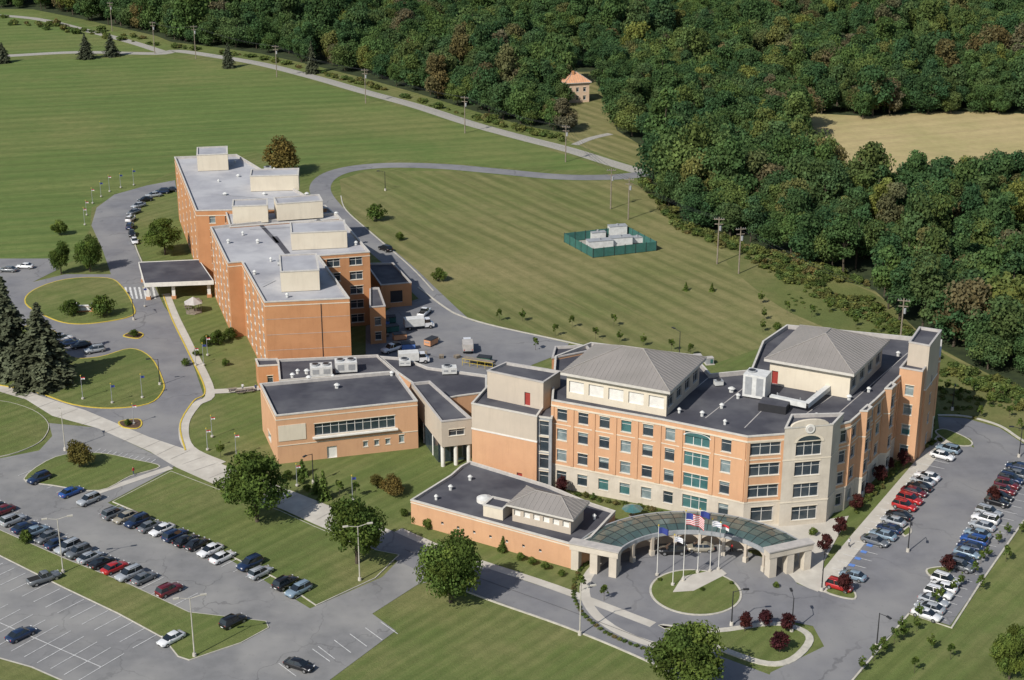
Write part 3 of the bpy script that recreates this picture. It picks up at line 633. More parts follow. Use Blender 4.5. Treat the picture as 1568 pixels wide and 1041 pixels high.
# ------------- generator enclosure
G_=empty('generator_enclosure',P(935,375)); b=MB()
fc=W([(864,371),(908,395),(1005,384),(960,360)])
b.poly(offs(fc,.3),.1,m_gravel)
for i in range(4):
    a_,c_=fc[i],fc[(i+1)%4]; d=(c_-a_);L=d.length;ang=math.atan2(d.y,d.x)
    b.box(a_.lerp(c_,.5),ang,L,.08,.15,2.6,m_green); n_=int(L/3)
    for k in range(n_): b.box(a_.lerp(c_,k/n_),ang,.14,.16,0,2.8,m_dark)
b.obj('slatted_fence',G_)
b=MB()
for x,y,lx,ly,h in((918,380,7,2.6,2.4),(950,376,6,2.6,2.6),(915,366,4,2.4,2.2),(945,362,5,2.2,3.2),(975,372,3,2,1.8)):
    p=P(x,y); b.box(p,.25,lx,ly,.3,h,m_hvac); b.box(p,.25,lx+.2,ly+.2,h,h+.1,m_grey); b.box(p,.25,lx*.95,ly*.9,.1,.3,m_dark)
    b.tube(L3(p,h),L3(p,h+.5),.3,.3,m_grey,8)
b.obj('generators',G_)
for x,y in((1068,553),(1086,557)):
    b=MB(); p=P(x,y); b.box(p,.2,1.6,1.3,.15,1.5,m_grey); b.box(p,.2,1.7,1.4,1.5,1.58,m_cap); b.box(p,.2,2,1.7,0,.15,m_conc)
    for k in(-.4,.4): b.box((p.x+k,p.y-.67),.2,.5,.06,.4,1.3,m_green)
    b.obj('transformer_cabinet')
# ---------------------------------------------------------------- poles, lamps, flags
def pole(base,hpx,arms=True,name='utility_pole'):
    p=P(*base); h=hpx/(S(base[1])*.94); b=MB()
    b.tube((0,0,0),(0,0,h),.2,.13,m_wood,8)
    if arms:
        a=random.uniform(-.4,.4)
        b.box((0,0),a,2.8,.14,h-.7,h-.5,m_wood); b.box((0,0),a,2.2,.14,h-2.0,h-1.8,m_wood)
        for k in(-1.2,-.6,.6,1.2): b.tube((k*math.cos(a),k*math.sin(a),h-.5),(k*math.cos(a),k*math.sin(a),h-.2),.07,.05,m_grey,6)
        b.tube((.4,-.1,h-3.6),(.4,-.1,h-2.4),.3,.3,m_grey,8)
    b.obj(name,loc=L3(p,0)); return (p,h)
pl=[pole(q,hh) for q,hh in (((172,48),42),((237,82),46),((300,90),48),((424,118),46),((560,158),50),((712,204),54),((866,248),54),((935,320),60),((962,336),62),((1098,404),70),((1131,419),70),((1378,527),70))]
b=MB()
def wire(a,c,za,zc,off=0):
    pr=None
    for k in range(13):
        t=k/12; p=a.lerp(c,t); z=za+(zc-za)*t-4*t*(1-t)*1.4; q=(p.x+off,p.y,z)
        if pr: b.tube(pr,q,.03,.03,m_dark,4,False)
        pr=q
seq=[1,2,3,4,5,6,7,9]
for i in range(len(seq)-1):
    (a,ha),(c,hc)=pl[seq[i]],pl[seq[i+1]]
    for o in(-1.0,0,1.0): wire(a,c,ha-.3,hc-.3,o)
(a,ha),(c,hc)=pl[10],pl[11]
for o in(-.8,.8): wire(a,c,ha-.3,hc-.3,o)
b.obj('power_lines')
def lamp(base,h=9,double=True,mat=m_kerb,ang=.3):
    b=MB(); b.tube((0,0,0),(0,0,.7),.32,.28,m_conc,10); b.tube((0,0,.7),(0,0,h),.11,.07,mat,8)
    for s in ((-1,1) if double else (1,)):
        ux=Vector((math.cos(ang)*s,math.sin(ang)*s,0))
        b.tube((0,0,h-.1),ux*1.6+Vector((0,0,h+.25)),.05,.05,mat,6)
        b.box((ux*2.0)[:2],ang,.9,.36,h+.18,h+.36,mat); b.box((ux*2.0)[:2],ang,.6,.26,h+.14,h+.18,m_hvac)
    b.obj('street_lamp',loc=L3(P(*base),0))
for q in((97,878),(298,1006),(551,890)): lamp(q,10)
lamp((888,972),8,False); lamp((100,690),8,False,ang=2)
for q in((1120,958),(1342,992),(1040,546),(1458,628),(1258,905),(1212,968),(1390,845),(1560,700),(245,590),(205,490),(480,740),(590,292)): lamp(q,6,False,m_dark,random.uniform(0,6))
m_fred=M('flag_red',(.5,.04,.05),None,.8); m_fblue=M('flag_blue',(.04,.06,.25),None,.8); m_fw=M('flag_white',(.75,.75,.75),None,.8)
def flag(base,h,kind='us',w=3,name='flagpole'):
    b=MB(); b.tube((0,0,0),(0,0,.3),.3,.3,m_conc,10); b.tube((0,0,.3),(0,0,h),.07,.045,m_trim if h>6 else m_grey,8); b.tube((0,0,h),(0,0,h+.2),.12,.12,m_yel,8)
    hh=w*.6; nx,nyy=8,13
    def pt(i,j): u=i/nx*w; return (u*.85+.06, .18*math.sin(u*3.1)*u/w*2, h-.3-j*hh/nyy-u*u*.09)
    for i in range(nx):
        for j in range(nyy):
            if kind=='us': mt=m_fblue if (i<3 and j<7) else (m_fred if j%2==0 else m_fw)
            elif kind=='r': mt=m_fred if j<6 else m_fw
            elif kind=='w': mt=m_fw if (j+i)%5 else m_fblue
            else: mt=m_fblue
            b.face([pt(i,j+1),pt(i+1,j+1),pt(i+1,j),pt(i,j)],mt)
    b.obj(name,loc=L3(P(*base),.18))
flag((1046,890),12.5,'us',3.4); flag((1006,882),9,'b',1.8); flag((1087,876),9.5,'w',1.7); flag((1068,878),11.5,'b',1.8); flag((1100,873),8.5,'r',1.5); flag((1030,897),9,'w',1.5)
for q in((130,345),(133,330),(142,312),(155,302),(168,294),(185,288),(205,284),(218,610),(172,618),(127,612),(312,560),(325,670),(318,690),(362,700),(455,745),(540,768),(205,650),(300,560),(318,545),(222,470)): flag(q,random.uniform(4.2,5.2),random.choice('rbr'),.8,'banner_flagpole')
b=MB(); b.tube((0,0,0),(0,0,2.5),.05,.05,m_grey); b.tube((0,0,2.1),(0,0,2.9),1.9,.05,m_teal,8,False); b.box((0,0),0,1.2,1.2,.7,.76,m_wood); b.obj('patio_umbrella',loc=L3(P(968,795),0))
for x,y in((356,600),(368,602),(382,600),(300,462),(288,472)):
    b=MB(); b.box((0,0),.3,1.8,.8,.7,.78,m_wood)
    for s in(-1,1): b.box((-s*.24,s*.75),.3,1.8,.3,.42,.48,m_wood); b.box((s*.6,s*.1),.3,.12,.7,0,.7,m_dark)
    b.obj('picnic_table',loc=L3(P(x,y),.05))
b=MB(); 
for k in range(6):
    a=k*math.pi/3; b.tube((math.cos(a)*1.8,math.sin(a)*1.8,0),(math.cos(a)*1.8,math.sin(a)*1.8,2.5),.08,.08,m_wood,6)
b.tube((0,0,2.5),(0,0,3.9),2.4,.1,m_cap,6); b.tube((0,0,0),(0,0,.2),2.1,2.1,m_wood,6); b.obj('gazebo',loc=L3(P(297,478),0))
b=MB(); b.box((0,0),.1,4,.6,0,1.4,m_bro); b.box((0,0),.1,4.3,.8,1.4,1.6,m_trim); b.box((0,-.33),.1,3.2,.05,.4,1.2,m_fw)
for s in(-1,1): b.box((s*2.2,s*.2),.1,.8,.8,0,2,m_bro); b.box((s*2.2,s*.2),.1,1,1,2,2.2,m_trim)
b.obj('entrance_sign',loc=L3(P(130,478),.17))
def dumpster_mesh(mt):
    b=MB(); b.box((0,0),0,3,1.8,.2,1.5,mt); b.box((0,-.1),0,3.1,1.9,1.5,1.6,m_dark); b.box((0,0),0,2.8,1.6,0,.2,m_dark)
    for s in(-1,1): b.box((s*1.55,0),0,.12,1.2,.9,1.1,m_grey)
    return b.mesh('dumpster')
dms=[dumpster_mesh(m_green),dumpster_mesh(m_terr),dumpster_mesh(m_bluep)]
for i,(x,y,a) in enumerate(((600,508,.4),(612,520,.3),(586,500,.2),(596,494,.2),(660,528,1.0),(625,535,.2),(742,556,-.3))):
    o=bpy.data.objects.new('dumpster',dms[i%3]); o.location=L3(P(x,y),.1); o.rotation_euler[2]=a; sc.collection.objects.link(o)
b=MB()
for i in range(5):
    for s in (0,1): b.tube((i*1.8,s*1.4,0),(i*1.8,s*1.4,1.6),.05,.05,m_yel,5)
    if i<4:
        for z in(.8,1.6):
            for s in(0,1): b.tube((i*1.8,s*1.4,z),(i*1.8+1.8,s*1.4,z),.05,.05,m_yel,5)
        b.box((i*1.8+.9,.7),0,1.8,1.3,1.6,1.66,m_wood)
o=b.obj('scaffolding',loc=L3(P(708,560),.1)); o.rotation_euler[2]=-.4
for x,y in((592,515),(606,530),(668,520),(676,548),(583,508),(700,548),(650,545)):
    b=MB(); n_=random.randint(2,6)
    for k in range(n_):
        for s in(-.5,0,.5): b.box((0,s*.9),0,1.2,.12,k*.16,k*.16+.1,m_wood)
        b.box((0,0),0,1.2,1.05,k*.16+.1,k*.16+.14,m_wood)
    o=b.obj('pallet_stack',loc=L3(P(x,y),.1)); o.rotation_euler[2]=random.uniform(0,3)
# ---------------------------------------------------------------- vehicles
m_tire=M('tyre',(.02,.02,.02),None,.9); m_hub=M('hubcap',(.4,.4,.4),None,.35,metal=.6); m_cg=M('car_glass',(.012,.016,.02),None,.06,spec=.9)
m_hl=M('headlight',(.7,.7,.7),None,.2); m_tl=M('taillight',(.4,.02,.02),None,.3)
def paint(n,c): 
    m,nt,b=new_mat('car_paint_'+n); b.inputs['Base Color'].default_value=(*c,1); b.inputs['Roughness'].default_value=.28; b.inputs['Coat Weight'].default_value=.6; b.inputs['Metallic'].default_value=.15
    return m
PA={'k':paint('black',(.012,.012,.014)),'w':paint('white',(.7,.7,.7)),'s':paint('silver',(.34,.36,.38)),'g':paint('grey',(.13,.14,.15)),'b':paint('blue',(.02,.07,.25)),'n':paint('navy',(.015,.03,.075)),'r':paint('red',(.38,.02,.02)),'m':paint('maroon',(.13,.015,.02)),'t':paint('tan',(.30,.27,.21)),'l':paint('light_blue',(.2,.27,.33)),'e':paint('green',(.03,.07,.05))}
def car_mesh(kind):
    bm=bmesh.new(); st={'sedan':[(-2.36,.66,.38,.74),(-2.27,.84,.26,.93),(-1.7,.9,.2,1.0),(-.8,.91,.2,.97),(.9,.91,.2,.95),(1.5,.9,.2,.88),(2.1,.85,.25,.76),(2.36,.62,.36,.62)],
     'suv':[(-2.3,.76,.42,.9),(-2.22,.9,.3,1.1),(-1.6,.94,.28,1.12),(-.8,.95,.28,1.1),(1.0,.95,.28,1.08),(1.6,.94,.28,1.04),(2.15,.88,.32,.92),(2.34,.68,.42,.74)],
     'pickup':[(-2.85,.86,.45,.95),(-2.8,.95,.4,1.15),(-1.6,.97,.35,1.17),(-.7,.97,.35,1.15),(1.2,.97,.35,1.12),(1.9,.95,.35,1.1),(2.55,.9,.38,1.0),(2.75,.72,.46,.82)],
     'van':[(-2.5,.84,.4,1.0),(-2.45,.95,.3,1.2),(-1.6,.98,.28,1.2),(-.8,.98,.28,1.2),(1.0,.98,.28,1.18),(1.7,.96,.28,1.1),(2.35,.9,.32,.95),(2.5,.72,.42,.75)]}[kind]
    rings=[]
    for x,w,zb,zt in st:
        zm=zb+(zt-zb)*.45
        half=[(w*.8,zb),(w*.97,zb+.1),(w,zm),(w*.96,zt-.1),(w*.84,zt)]
        pts=half+[(-a,z) for a,z in half[::-1]]
        rings.append([bm.verts.new((x,a,z)) for a,z in pts])
    def f(vs,m):
        try: q=bm.faces.new(vs); q.material_index=m; q.smooth=(m==0); return q
        except ValueError: pass
    for r0,r1 in zip(rings,rings[1:]):
        for i in range(10): f([r0[i],r0[(i+1)%10],r1[(i+1)%10],r1[i]],0)
    f(rings[0][::-1],0); f(rings[-1],0)
    cb={'sedan':(-1.9,1.2,.96,.79,-1.15,.35,1.42,.60),'suv':(-2.18,1.15,1.08,.84,-1.85,.4,1.68,.68),'pickup':(-.75,1.35,1.13,.86,-.5,.6,1.78,.70),'van':(-2.38,1.75,1.17,.9,-2.2,.9,1.95,.74)}[kind]
    xa,xb,z0,w0,xc,xd,z1,w1=cb
    def ring(x0,x1,w,z): return [bm.verts.new(p) for p in((x0,-w,z),((x0+x1)/2,-w*1.03,z),(x1,-w*.92,z),(x1+.04,0,z),(x1,w*.92,z),((x0+x1)/2,w*1.03,z),(x0,w,z))]
    b0=ring(xa,xb,w0,z0-.03); b1=ring(xc,xd,w1,z1); b2=ring(xc+.12,xd-.12,w1*.86,z1+.06)
    for i in range(7): f([b0[i],b0[(i+1)%7],b1[(i+1)%7],b1[i]],1)
    for i in range(7): f([b1[i],b1[(i+1)%7],b2[(i+1)%7],b2[i]],0)
    f(b2,0)
    def bx(x0,x1,y0,y1,za,zb,m):
        v=[bm.verts.new(p) for p in((x0,y0,za),(x1,y0,za),(x1,y1,za),(x0,y1,za),(x0,y0,zb),(x1,y0,zb),(x1,y1,zb),(x0,y1,zb))]
        for q in((0,3,2,1),(4,5,6,7),(0,1,5,4),(1,2,6,5),(2,3,7,6),(3,0,4,7)):
            fa=bm.faces.new([v[k] for k in q]); fa.material_index=m
    def pil(x,xt):
        for s in(-1,1):
            v=[bm.verts.new(p) for p in((x-.05,s*(w0*1.03+.012),z0),(x+.05,s*(w0*1.03+.012),z0),(xt+.05,s*(w1*1.03+.012),z1),(xt-.05,s*(w1*1.03+.012),z1))]
            fa=bm.faces.new(v); fa.material_index=0
    pil((xa+xb)/2-.05,(xc+xd)/2)
    L0,L1=st[0][0],st[-1][0]; wz=st[-2][3]
    for s in(-1,1):
        bx(L1-.28,L1-.06,s*.62-.16,s*.62+.16,wz-.16,wz-.02,4); bx(L0+.03,L0+.14,s*.68-.12,s*.68+.12,st[1][3]-.28,st[1][3]-.08,5)
        bx(xb-.35,xb-.2,s*(st[4][1]+.03)-.09,s*(st[4][1]+.03)+.09,z0,z0+.14,0)
    bx(L1-.05,L1+.02,-.35,.35,.4,.55,2); bx(L0-.02,L0+.04,-.28,.28,.5,.64,4)
    if kind=='pickup': bx(-2.7,-.85,-.78,.78,1.12,1.175,2); 
    if kind in('suv','van'):
        for s in(-1,1): bx(xc+.2,xd-.2,s*.55-.03,s*.55+.03,z1+.06,z1+.12,2)
    R=.33 if kind=='sedan' else .38
    wx=(L0*.62,L1*.62)
    for x in wx:
        for s in(-1,1):
            y0,y1=s*(st[3][1]-.2),s*(st[3][1]+.015)
            for (rr,m,ya,yb) in((R,2,y0,y1),(R*.6,3,y1-s*.02,y1+s*.012)):
                r=[[bm.verts.new((x+math.cos(k*math.pi/7)*rr,yy,R+math.sin(k*math.pi/7)*rr)) for k in range(14)] for yy in(ya,yb)]
                for k in range(14):
                    fa=bm.faces.new([r[0][k],r[0][(k+1)%14],r[1][(k+1)%14],r[1][k]]); fa.material_index=m
                fa=bm.faces.new(r[1]); fa.material_index=m
    bmesh.ops.recalc_face_normals(bm,faces=bm.faces)
    me=bpy.data.meshes.new(kind); bm.to_mesh(me); bm.free()
    for m in(PA['s'],m_cg,m_tire,m_hub,m_hl,m_tl): me.materials.append(m)
    return me
CM={k:car_mesh(k) for k in('sedan','suv','pickup','van')}
def car(x,y,col,ang,kind=None,z=.06):
    k=kind or random.choice(['sedan','sedan','sedan','suv','suv'])
    nm={'sedan':'parked_car','suv':'parked_suv','pickup':'pickup_truck','van':'parked_van'}[k]
    o=bpy.data.objects.new(nm,CM[k]); p=P(x,y,.7); o.location=(p.x,p.y,z); o.rotation_euler[2]=math.radians(ang+random.uniform(-2.5,2.5)+random.choice([0,180]))
    s_=random.uniform(.95,1.04); o.scale=(s_,s_,random.uniform(.95,1.05))
    sc.collection.objects.link(o); o.material_slots[0].link='OBJECT'; o.material_slots[0].material=PA[col]; return o
for x,y,c in((60,732,'n'),(109,752,'b'),(136,765,'s'),(175,786,'g'),(192,791,'t'),(210,798,'n'),(230,805,'g'),(248,810,'w'),(268,819,'n'),(285,826,'k'),(302,832,'k'),(322,842,'w'),(341,852,'w'),(383,863,'n'),(399,876,'s'),(437,892,'k'),(457,903,'l'),
 (-12,775,'k'),(4,781,'m'),(20,796,'s'),(38,806,'n'),(56,812,'l'),(72,822,'g'),(88,831,'n'),(104,838,'s'),(120,845,'g'),(138,852,'s'),(156,860,'k'),(176,868,'r'),(198,879,'s'),(221,884,'g'),(259,903,'m'),(32,970,'n'),(262,977,'w'),(357,951,'k')): car(x,y,c,50)
car(68,885,'g',36,'pickup'); car(458,1017,'k',-28)
for x,y,c in((1285,897,'r'),(1306,880,'l'),(1340,827,'g'),(1352,818,'l'),(1362,808,'n'),(1368,797,'s'),(1376,788,'k'),(1385,774,'r'),(1393,764,'r'),(1400,752,'m'),(1408,744,'k'),(1413,735,'s'),(1420,728,'w'),(1443,697,'w'),(1452,687,'l'),
 (1419,940,'w'),(1424,929,'s'),(1430,918,'s'),(1437,908,'w'),(1444,898,'w'),(1448,888,'w'),(1470,866,'g'),(1475,856,'n'),(1481,846,'l'),(1486,836,'n'),(1492,826,'b'),(1497,816,'l'),(1504,804,'s'),(1509,794,'w'),(1514,783,'s'),(1527,768,'k'),(1532,759,'k'),(1537,750,'m'),(1542,742,'m'),(1548,733,'n'),(1554,724,'g'),(1560,714,'n')): car(x,y,c,-36)
for x,y,c,a in((262,290,'k',10),(248,293,'n',15),(235,298,'s',25),(222,305,'k',35),(212,314,'s',50),(205,324,'g',65),(200,335,'w',80),(199,346,'n',95),(202,357,'k',105),(206,368,'w',110)): car(x,y,c,a)
for x,y,c in((108,524,'n'),(124,528,'k'),(145,535,'s'),(96,518,'w')): car(x,y,c,30)
car(38,407,'w',-5); car(12,412,'g',-5); car(1030,842,'k',0,'suv'); car(600,534,'w',40,'pickup'); car(1545,728,'g',54,'suv'); car(690,577,'w',10,'van'); car(650,478,'w',70,'pickup'); car(590,380,'k',-50); car(1072,838,'t',0,'sedan')
def truck(x,y,ang,L=5.2,hh=3.1,bodym=None):
    b=MB(); pw=PA['w']; bodym=bodym or m_hvac
    b.box((-.9,0),0,L,2.3,.95,hh,bodym); b.box((-.9,0),0,L+.06,2.36,.85,.95,m_grey); b.box((-.9,0),0,L-.2,1.2,.55,.85,m_dark)
    xc=-.9+L/2
    b.box((xc+.95,0),0,1.8,2.1,.5,1.5,pw); b.box((xc+.8,0),0,1.45,2.0,1.5,2.25,m_cg,pw,.82); b.box((xc+.8,0),0,1.2,1.66,2.25,2.32,pw); b.box((xc+2.05,0),0,.5,1.9,.5,1.15,pw)
    b.box((xc+2.32,0),0,.06,1.2,.6,1.0,m_dark)
    for s in(-1,1):
        b.box((xc+2.32,s*.78),0,.08,.3,.75,.98,m_hl); b.box((-.9-L/2-.03,s*.9),0,.06,.2,1.0,1.25,m_tl)
        for wx in(xc+1.4,-.9-L/2+1.1):
            b.tube((wx,s*.75,.45),(wx,s*1.08,.45),.45,.45,m_tire,14); b.tube((wx,s*1.08,.45),(wx,s*1.1,.45),.22,.22,m_hub,10)
    o=b.obj('box_truck',loc=L3(P(x,y),.08)); o.rotation_euler[2]=math.radians(ang)
truck(640,503,15,4.6,2.7); truck(716,537,95,3.6,2.4,m_cap); truck(632,556,10,4.4,2.7)
# ---------------------------------------------------------------- people (single skinned figures)
def person(px,shirt,pants,ang=0,z=.1,stride=.18):
    J=[(0,0,.95),(0,0,1.2),(0,0,1.42),(0,.01,1.52),(0,.02,1.66),(0,.02,1.74),(.1,0,.9),(.11,stride,.5),(.11,stride*.6,.08),(.11,stride*.6+.18,.04),(-.1,0,.9),(-.11,-stride*.3,.5),(-.11,-stride*1.6,.1),(-.11,-stride*1.6+.17,.04),(.2,0,1.4),(.25,-.08,1.12),(.24,.06,.86),(-.2,0,1.4),(-.25,.06,1.12),(-.24,.16,.88)]
    E=[(0,1),(1,2),(2,3),(3,4),(4,5),(0,6),(6,7),(7,8),(8,9),(0,10),(10,11),(11,12),(12,13),(2,14),(14,15),(15,16),(2,17),(17,18),(18,19)]
    R=[.15,.15,.15,.06,.1,.08,.1,.07,.05,.04,.1,.07,.05,.04,.07,.05,.035,.07,.05,.035]
    me=bpy.data.meshes.new('person'); me.from_pydata(J,E,[]); o=bpy.data.objects.new('person',me); sc.collection.objects.link(o)
    m=o.modifiers.new('s','SKIN'); 
    for i,r in enumerate(R): me.skin_vertices[0].data[i].radius=(r,r*.85)
    me.skin_vertices[0].data[0].use_root=True
    o.modifiers.new('u','SUBSURF').levels=1
    dg=bpy.context.evaluated_depsgraph_get(); ev=bpy.data.meshes.new_from_object(o.evaluated_get(dg)); o.modifiers.clear(); o.data=ev
    ev.materials.clear()
    skin=M('skin',(.45,.28,.2)); hair=M('hair',(.05,.03,.02))
    for mt in(shirt,pants,skin,hair): ev.materials.append(mt)
    for pf in ev.polygons:
        c=pf.center; pf.material_index=3 if c.z>1.7 or (c.z>1.6 and c.y<-.02) else 2 if c.z>1.5 or (abs(c.x)>.2 and c.z<.98) else 0 if c.z>.95 else 1
    o.location=L3(P(*px),z); o.rotation_euler[2]=ang
try:
    cr_=M('red_shirt',(.5,.04,.04)); cb_=M('blue_trousers',(.04,.06,.12)); cw_=M('white_shirt',(.7,.7,.7)); ck_=M('black_trousers',(.02,.02,.02))
    person((205,728),cr_,cb_,1.2); person((372,599),cw_,cb_,.4); person((1120,846),cr_,ck_,2); person((392,600),cb_,ck_,3)
    person((1300,838),cw_,ck_,.8)
except Exception as e: print('person fail',e)
# ---------------------------------------------------------------- vegetation
def finish(name,mbt,pos,nor,size,tint,lm,asp=1.0):
    n=len(pos); r=rng.normal(size=(n,3)); t=np.cross(nor,r); t/=np.linalg.norm(t,axis=1)[:,None]+1e-9; bb=np.cross(nor,t)
    s=size[:,None]; t=t*s; bb=bb*s*asp
    q=np.stack([pos-t-bb*.6,pos+t-bb,pos+t*.8+bb,pos-t+bb*.8],1).reshape(-1,3)
    tv=np.array(mbt.v,float).reshape(-1,3); nv=len(tv)
    verts=np.vstack([tv,q]); faces=list(mbt.f)
    base=nv+np.arange(n)*4; lf=np.stack([base,base+1,base+2,base+3],1)
    me=bpy.data.meshes.new(name); me.from_pydata(verts.tolist(),[],faces+lf.tolist())
    for m in mbt.mats: me.materials.append(m)
    me.materials.append(lm); k=len(mbt.mats)
    me.polygons.foreach_set('material_index',list(mbt.m)+[k]*n)
    a=me.attributes.new('tint','FLOAT_COLOR','POINT'); col=np.ones((len(verts),4),np.float32)
    col[nv:,:3]=np.repeat(tint,4,axis=0); a.data.foreach_set('color',col.ravel()); me.update(); return me
def tree_mesh(name,h,w,ncl,nlf,ls,lm,zc=.6,vr=.40,tr=.28,low=.0,rr=(.11,.21),tc=(.62,1.35),pw=1.0,fmax=.88):
    b=MB(); b.tube((0,0,0),(0,0,h*.35),tr,tr*.75,m_bark,8); b.tube((0,0,h*.35),(random.uniform(-.4,.4),0,h*.8),tr*.75,tr*.2,m_bark,6)
    ax=rng.uniform(.82,1.12,2); sk=rng.normal(size=2)*w*.05; C=[];R=[]
    for k in range(ncl):
        d=rng.normal(size=3); d/=np.linalg.norm(d); f=rng.uniform(.3,fmax)**.7
        taper=1-pw*.28*max(0,d[2]*f)
        c=np.array([d[0]*w/2*f*.85*ax[0]*taper+sk[0]*d[2],d[1]*w/2*f*.85*ax[1]*taper+sk[1]*d[2],h*zc+d[2]*h*vr*f*.88]); C.append(c); R.append(w*rng.uniform(*rr)*(1.15-.45*(f>.85)))
        if k%3==0: 
            z0=h*rng.uniform(.28,.5); b.tube((0,0,z0),tuple(c),tr*.35,tr*.08,m_bark,5,False)
    C=np.array(C);R=np.array(R); T=rng.uniform(tc[0],tc[1],ncl); hue=rng.uniform(-.08,.09,ncl)
    p=R**2/np.sum(R**2); ci=rng.choice(ncl,nlf,p=p); d=rng.normal(size=(nlf,3)); d[:,2]=d[:,2]*.9+.35; d/=np.linalg.norm(d,axis=1)[:,None]
    pos=C[ci]+d*(R[ci]*rng.uniform(.5,1.18,nlf))[:,None]*np.array([1,1,.78]); nor=d+rng.normal(size=(nlf,3))*.6; nor/=np.linalg.norm(nor,axis=1)[:,None]
    size=ls*.5*rng.uniform(.5,1.35,nlf); v=T[ci]*rng.uniform(.75,1.25,nlf)
    tint=np.stack([v*(1+hue[ci]),v,v*(1-hue[ci])],1)
    keep=pos[:,2]>h*low+.3
    return finish(name,b,pos[keep],nor[keep],size[keep],tint[keep],lm)
def conifer_mesh(name,h,w,lev,nb,lm,ls=.35):
    b=MB(); b.tube((0,0,0),(0,0,h*.97),w*.04+.05,.03,m_bark,8)
    pos=[];nor=[];tv=[]
    for l in range(lev):
        f=l/(lev-1); z=h*(.05+.93*f); r=w/2*(1-f**1.25)**.9*rng.uniform(.72,1.1)+.15
        n=max(5,int(nb*(1-f*.55)))
        for k in range(n):
            a=k*2*math.pi/n+rng.uniform(-.35,.35)+l; rr=r*rng.uniform(.5,1.15); tt=rng.uniform(.5,1.5); m=max(4,int(rr/ls*5.5))
            if k%2==0: b.tube((0,0,z),(math.cos(a)*rr*.8,math.sin(a)*rr*.8,z-rr*.22),.05,.02,m_bark,4,False)
            for q in range(m):
                g_=(q+.7)/m; sp=rr*.22*(1-g_*.5)
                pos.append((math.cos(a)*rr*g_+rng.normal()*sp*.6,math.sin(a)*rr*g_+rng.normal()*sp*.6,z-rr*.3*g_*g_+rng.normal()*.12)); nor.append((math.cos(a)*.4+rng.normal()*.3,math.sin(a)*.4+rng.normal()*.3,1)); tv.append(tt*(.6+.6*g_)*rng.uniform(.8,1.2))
    pos=np.array(pos);nor=np.array(nor);nor/=np.linalg.norm(nor,axis=1)[:,None]; tv=np.array(tv)
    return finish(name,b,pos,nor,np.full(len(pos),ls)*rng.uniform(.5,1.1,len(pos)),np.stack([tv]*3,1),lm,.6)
def protos(cname,meshes):
    c=bpy.data.collections.new(cname)
    for i,m in enumerate(meshes): c.objects.link(bpy.data.objects.new(f'{cname}_{i:02d}',m))
    return c
def scatter(name,pts,scl,idx,coll):
    me=bpy.data.meshes.new(name); me.from_pydata([tuple(p) for p in pts],[],[]); n=len(pts)
    me.attributes.new('sc','FLOAT_VECTOR','POINT').data.foreach_set('vector',np.array(scl,np.float32).ravel())
    me.attributes.new('rz','FLOAT_VECTOR','POINT').data.foreach_set('vector',np.stack([rng.normal(size=n)*.06,rng.normal(size=n)*.06,rng.uniform(0,6.28,n)],1).astype(np.float32).ravel())
    me.attributes.new('ix','INT','POINT').data.foreach_set('value',np.array(idx,np.int32))
    o=bpy.data.objects.new(name,me); sc.collection.objects.link(o)
    ng=bpy.data.node_groups.new(name,'GeometryNodeTree'); ng.interface.new_socket(name='Geometry',in_out='INPUT',socket_type='NodeSocketGeometry'); ng.interface.new_socket(name='Geometry',in_out='OUTPUT',socket_type='NodeSocketGeometry')
    gi=ng.nodes.new('NodeGroupInput'); go=ng.nodes.new('NodeGroupOutput'); ip=ng.nodes.new('GeometryNodeInstanceOnPoints'); ci=ng.nodes.new('GeometryNodeCollectionInfo')
    ci.inputs['Collection'].default_value=coll; ci.inputs['Separate Children'].default_value=True; ci.inputs['Reset Children'].default_value=True
    def na(nm,t): n_=ng.nodes.new('GeometryNodeInputNamedAttribute'); n_.data_type=t; n_.inputs['Name'].default_value=nm; return n_.outputs['Attribute']
    er=ng.nodes.new('FunctionNodeEulerToRotation'); l=ng.links
    l.new(na('rz','FLOAT_VECTOR'),er.inputs[0]); l.new(er.outputs[0],ip.inputs['Rotation']); l.new(na('sc','FLOAT_VECTOR'),ip.inputs['Scale']); l.new(na('ix','INT'),ip.inputs['Instance Index'])
    ip.inputs['Pick Instance'].default_value=True
    l.new(gi.outputs[0],ip.inputs['Points']); l.new(ci.outputs[0],ip.inputs['Instance']); l.new(ip.outputs[0],go.inputs[0])
    o.modifiers.new('instances','NODES').node_group=ng; return o
def inside(p,poly):
    x,y=p; r=False; n=len(poly); j=n-1
    for i in range(n):
        xi,yi=poly[i];xj,yj=poly[j]
        if (yi>y)!=(yj>y) and x<(xj-xi)*(y-yi)/(yj-yi)+xi: r=not r
        j=i
    return r
FM=[tree_mesh('forest_oak',rng.uniform(12,15.5),rng.uniform(10,13.5),int(rng.integers(16,34)),4600,.5,m_lf_forest,.54,.46,.3,rr=(.12,.26),tc=(.74,1.28),fmax=1.0) for _ in range(9)]+[tree_mesh('forest_poplar',18,8.5,24,3600,.48,m_lf_forest,.54,.45,.28,rr=(.13,.25),tc=(.78,1.25),pw=1.9,fmax=1.0) for _ in range(4)]
cf=protos('forest_tree_kinds',FM); NF=len(FM)
fw=[tuple(p) for p in W(FOR)]
ex=[[tuple(p) for p in W(e)] for e in ([(1215,178),(1330,184),(1450,176),(1750,184),(1750,292),(1470,285),(1400,298),(1340,322),(1290,308),(1238,255)],[(862,108),(908,108),(928,165),(950,200),(1012,240),(1004,268),(860,222),(868,190)])]
pts=[];scl=[];idx=[]
xs=[p[0] for p in fw]; x0,x1=min(xs),max(xs)
Y=300
from mathutils import noise as mn
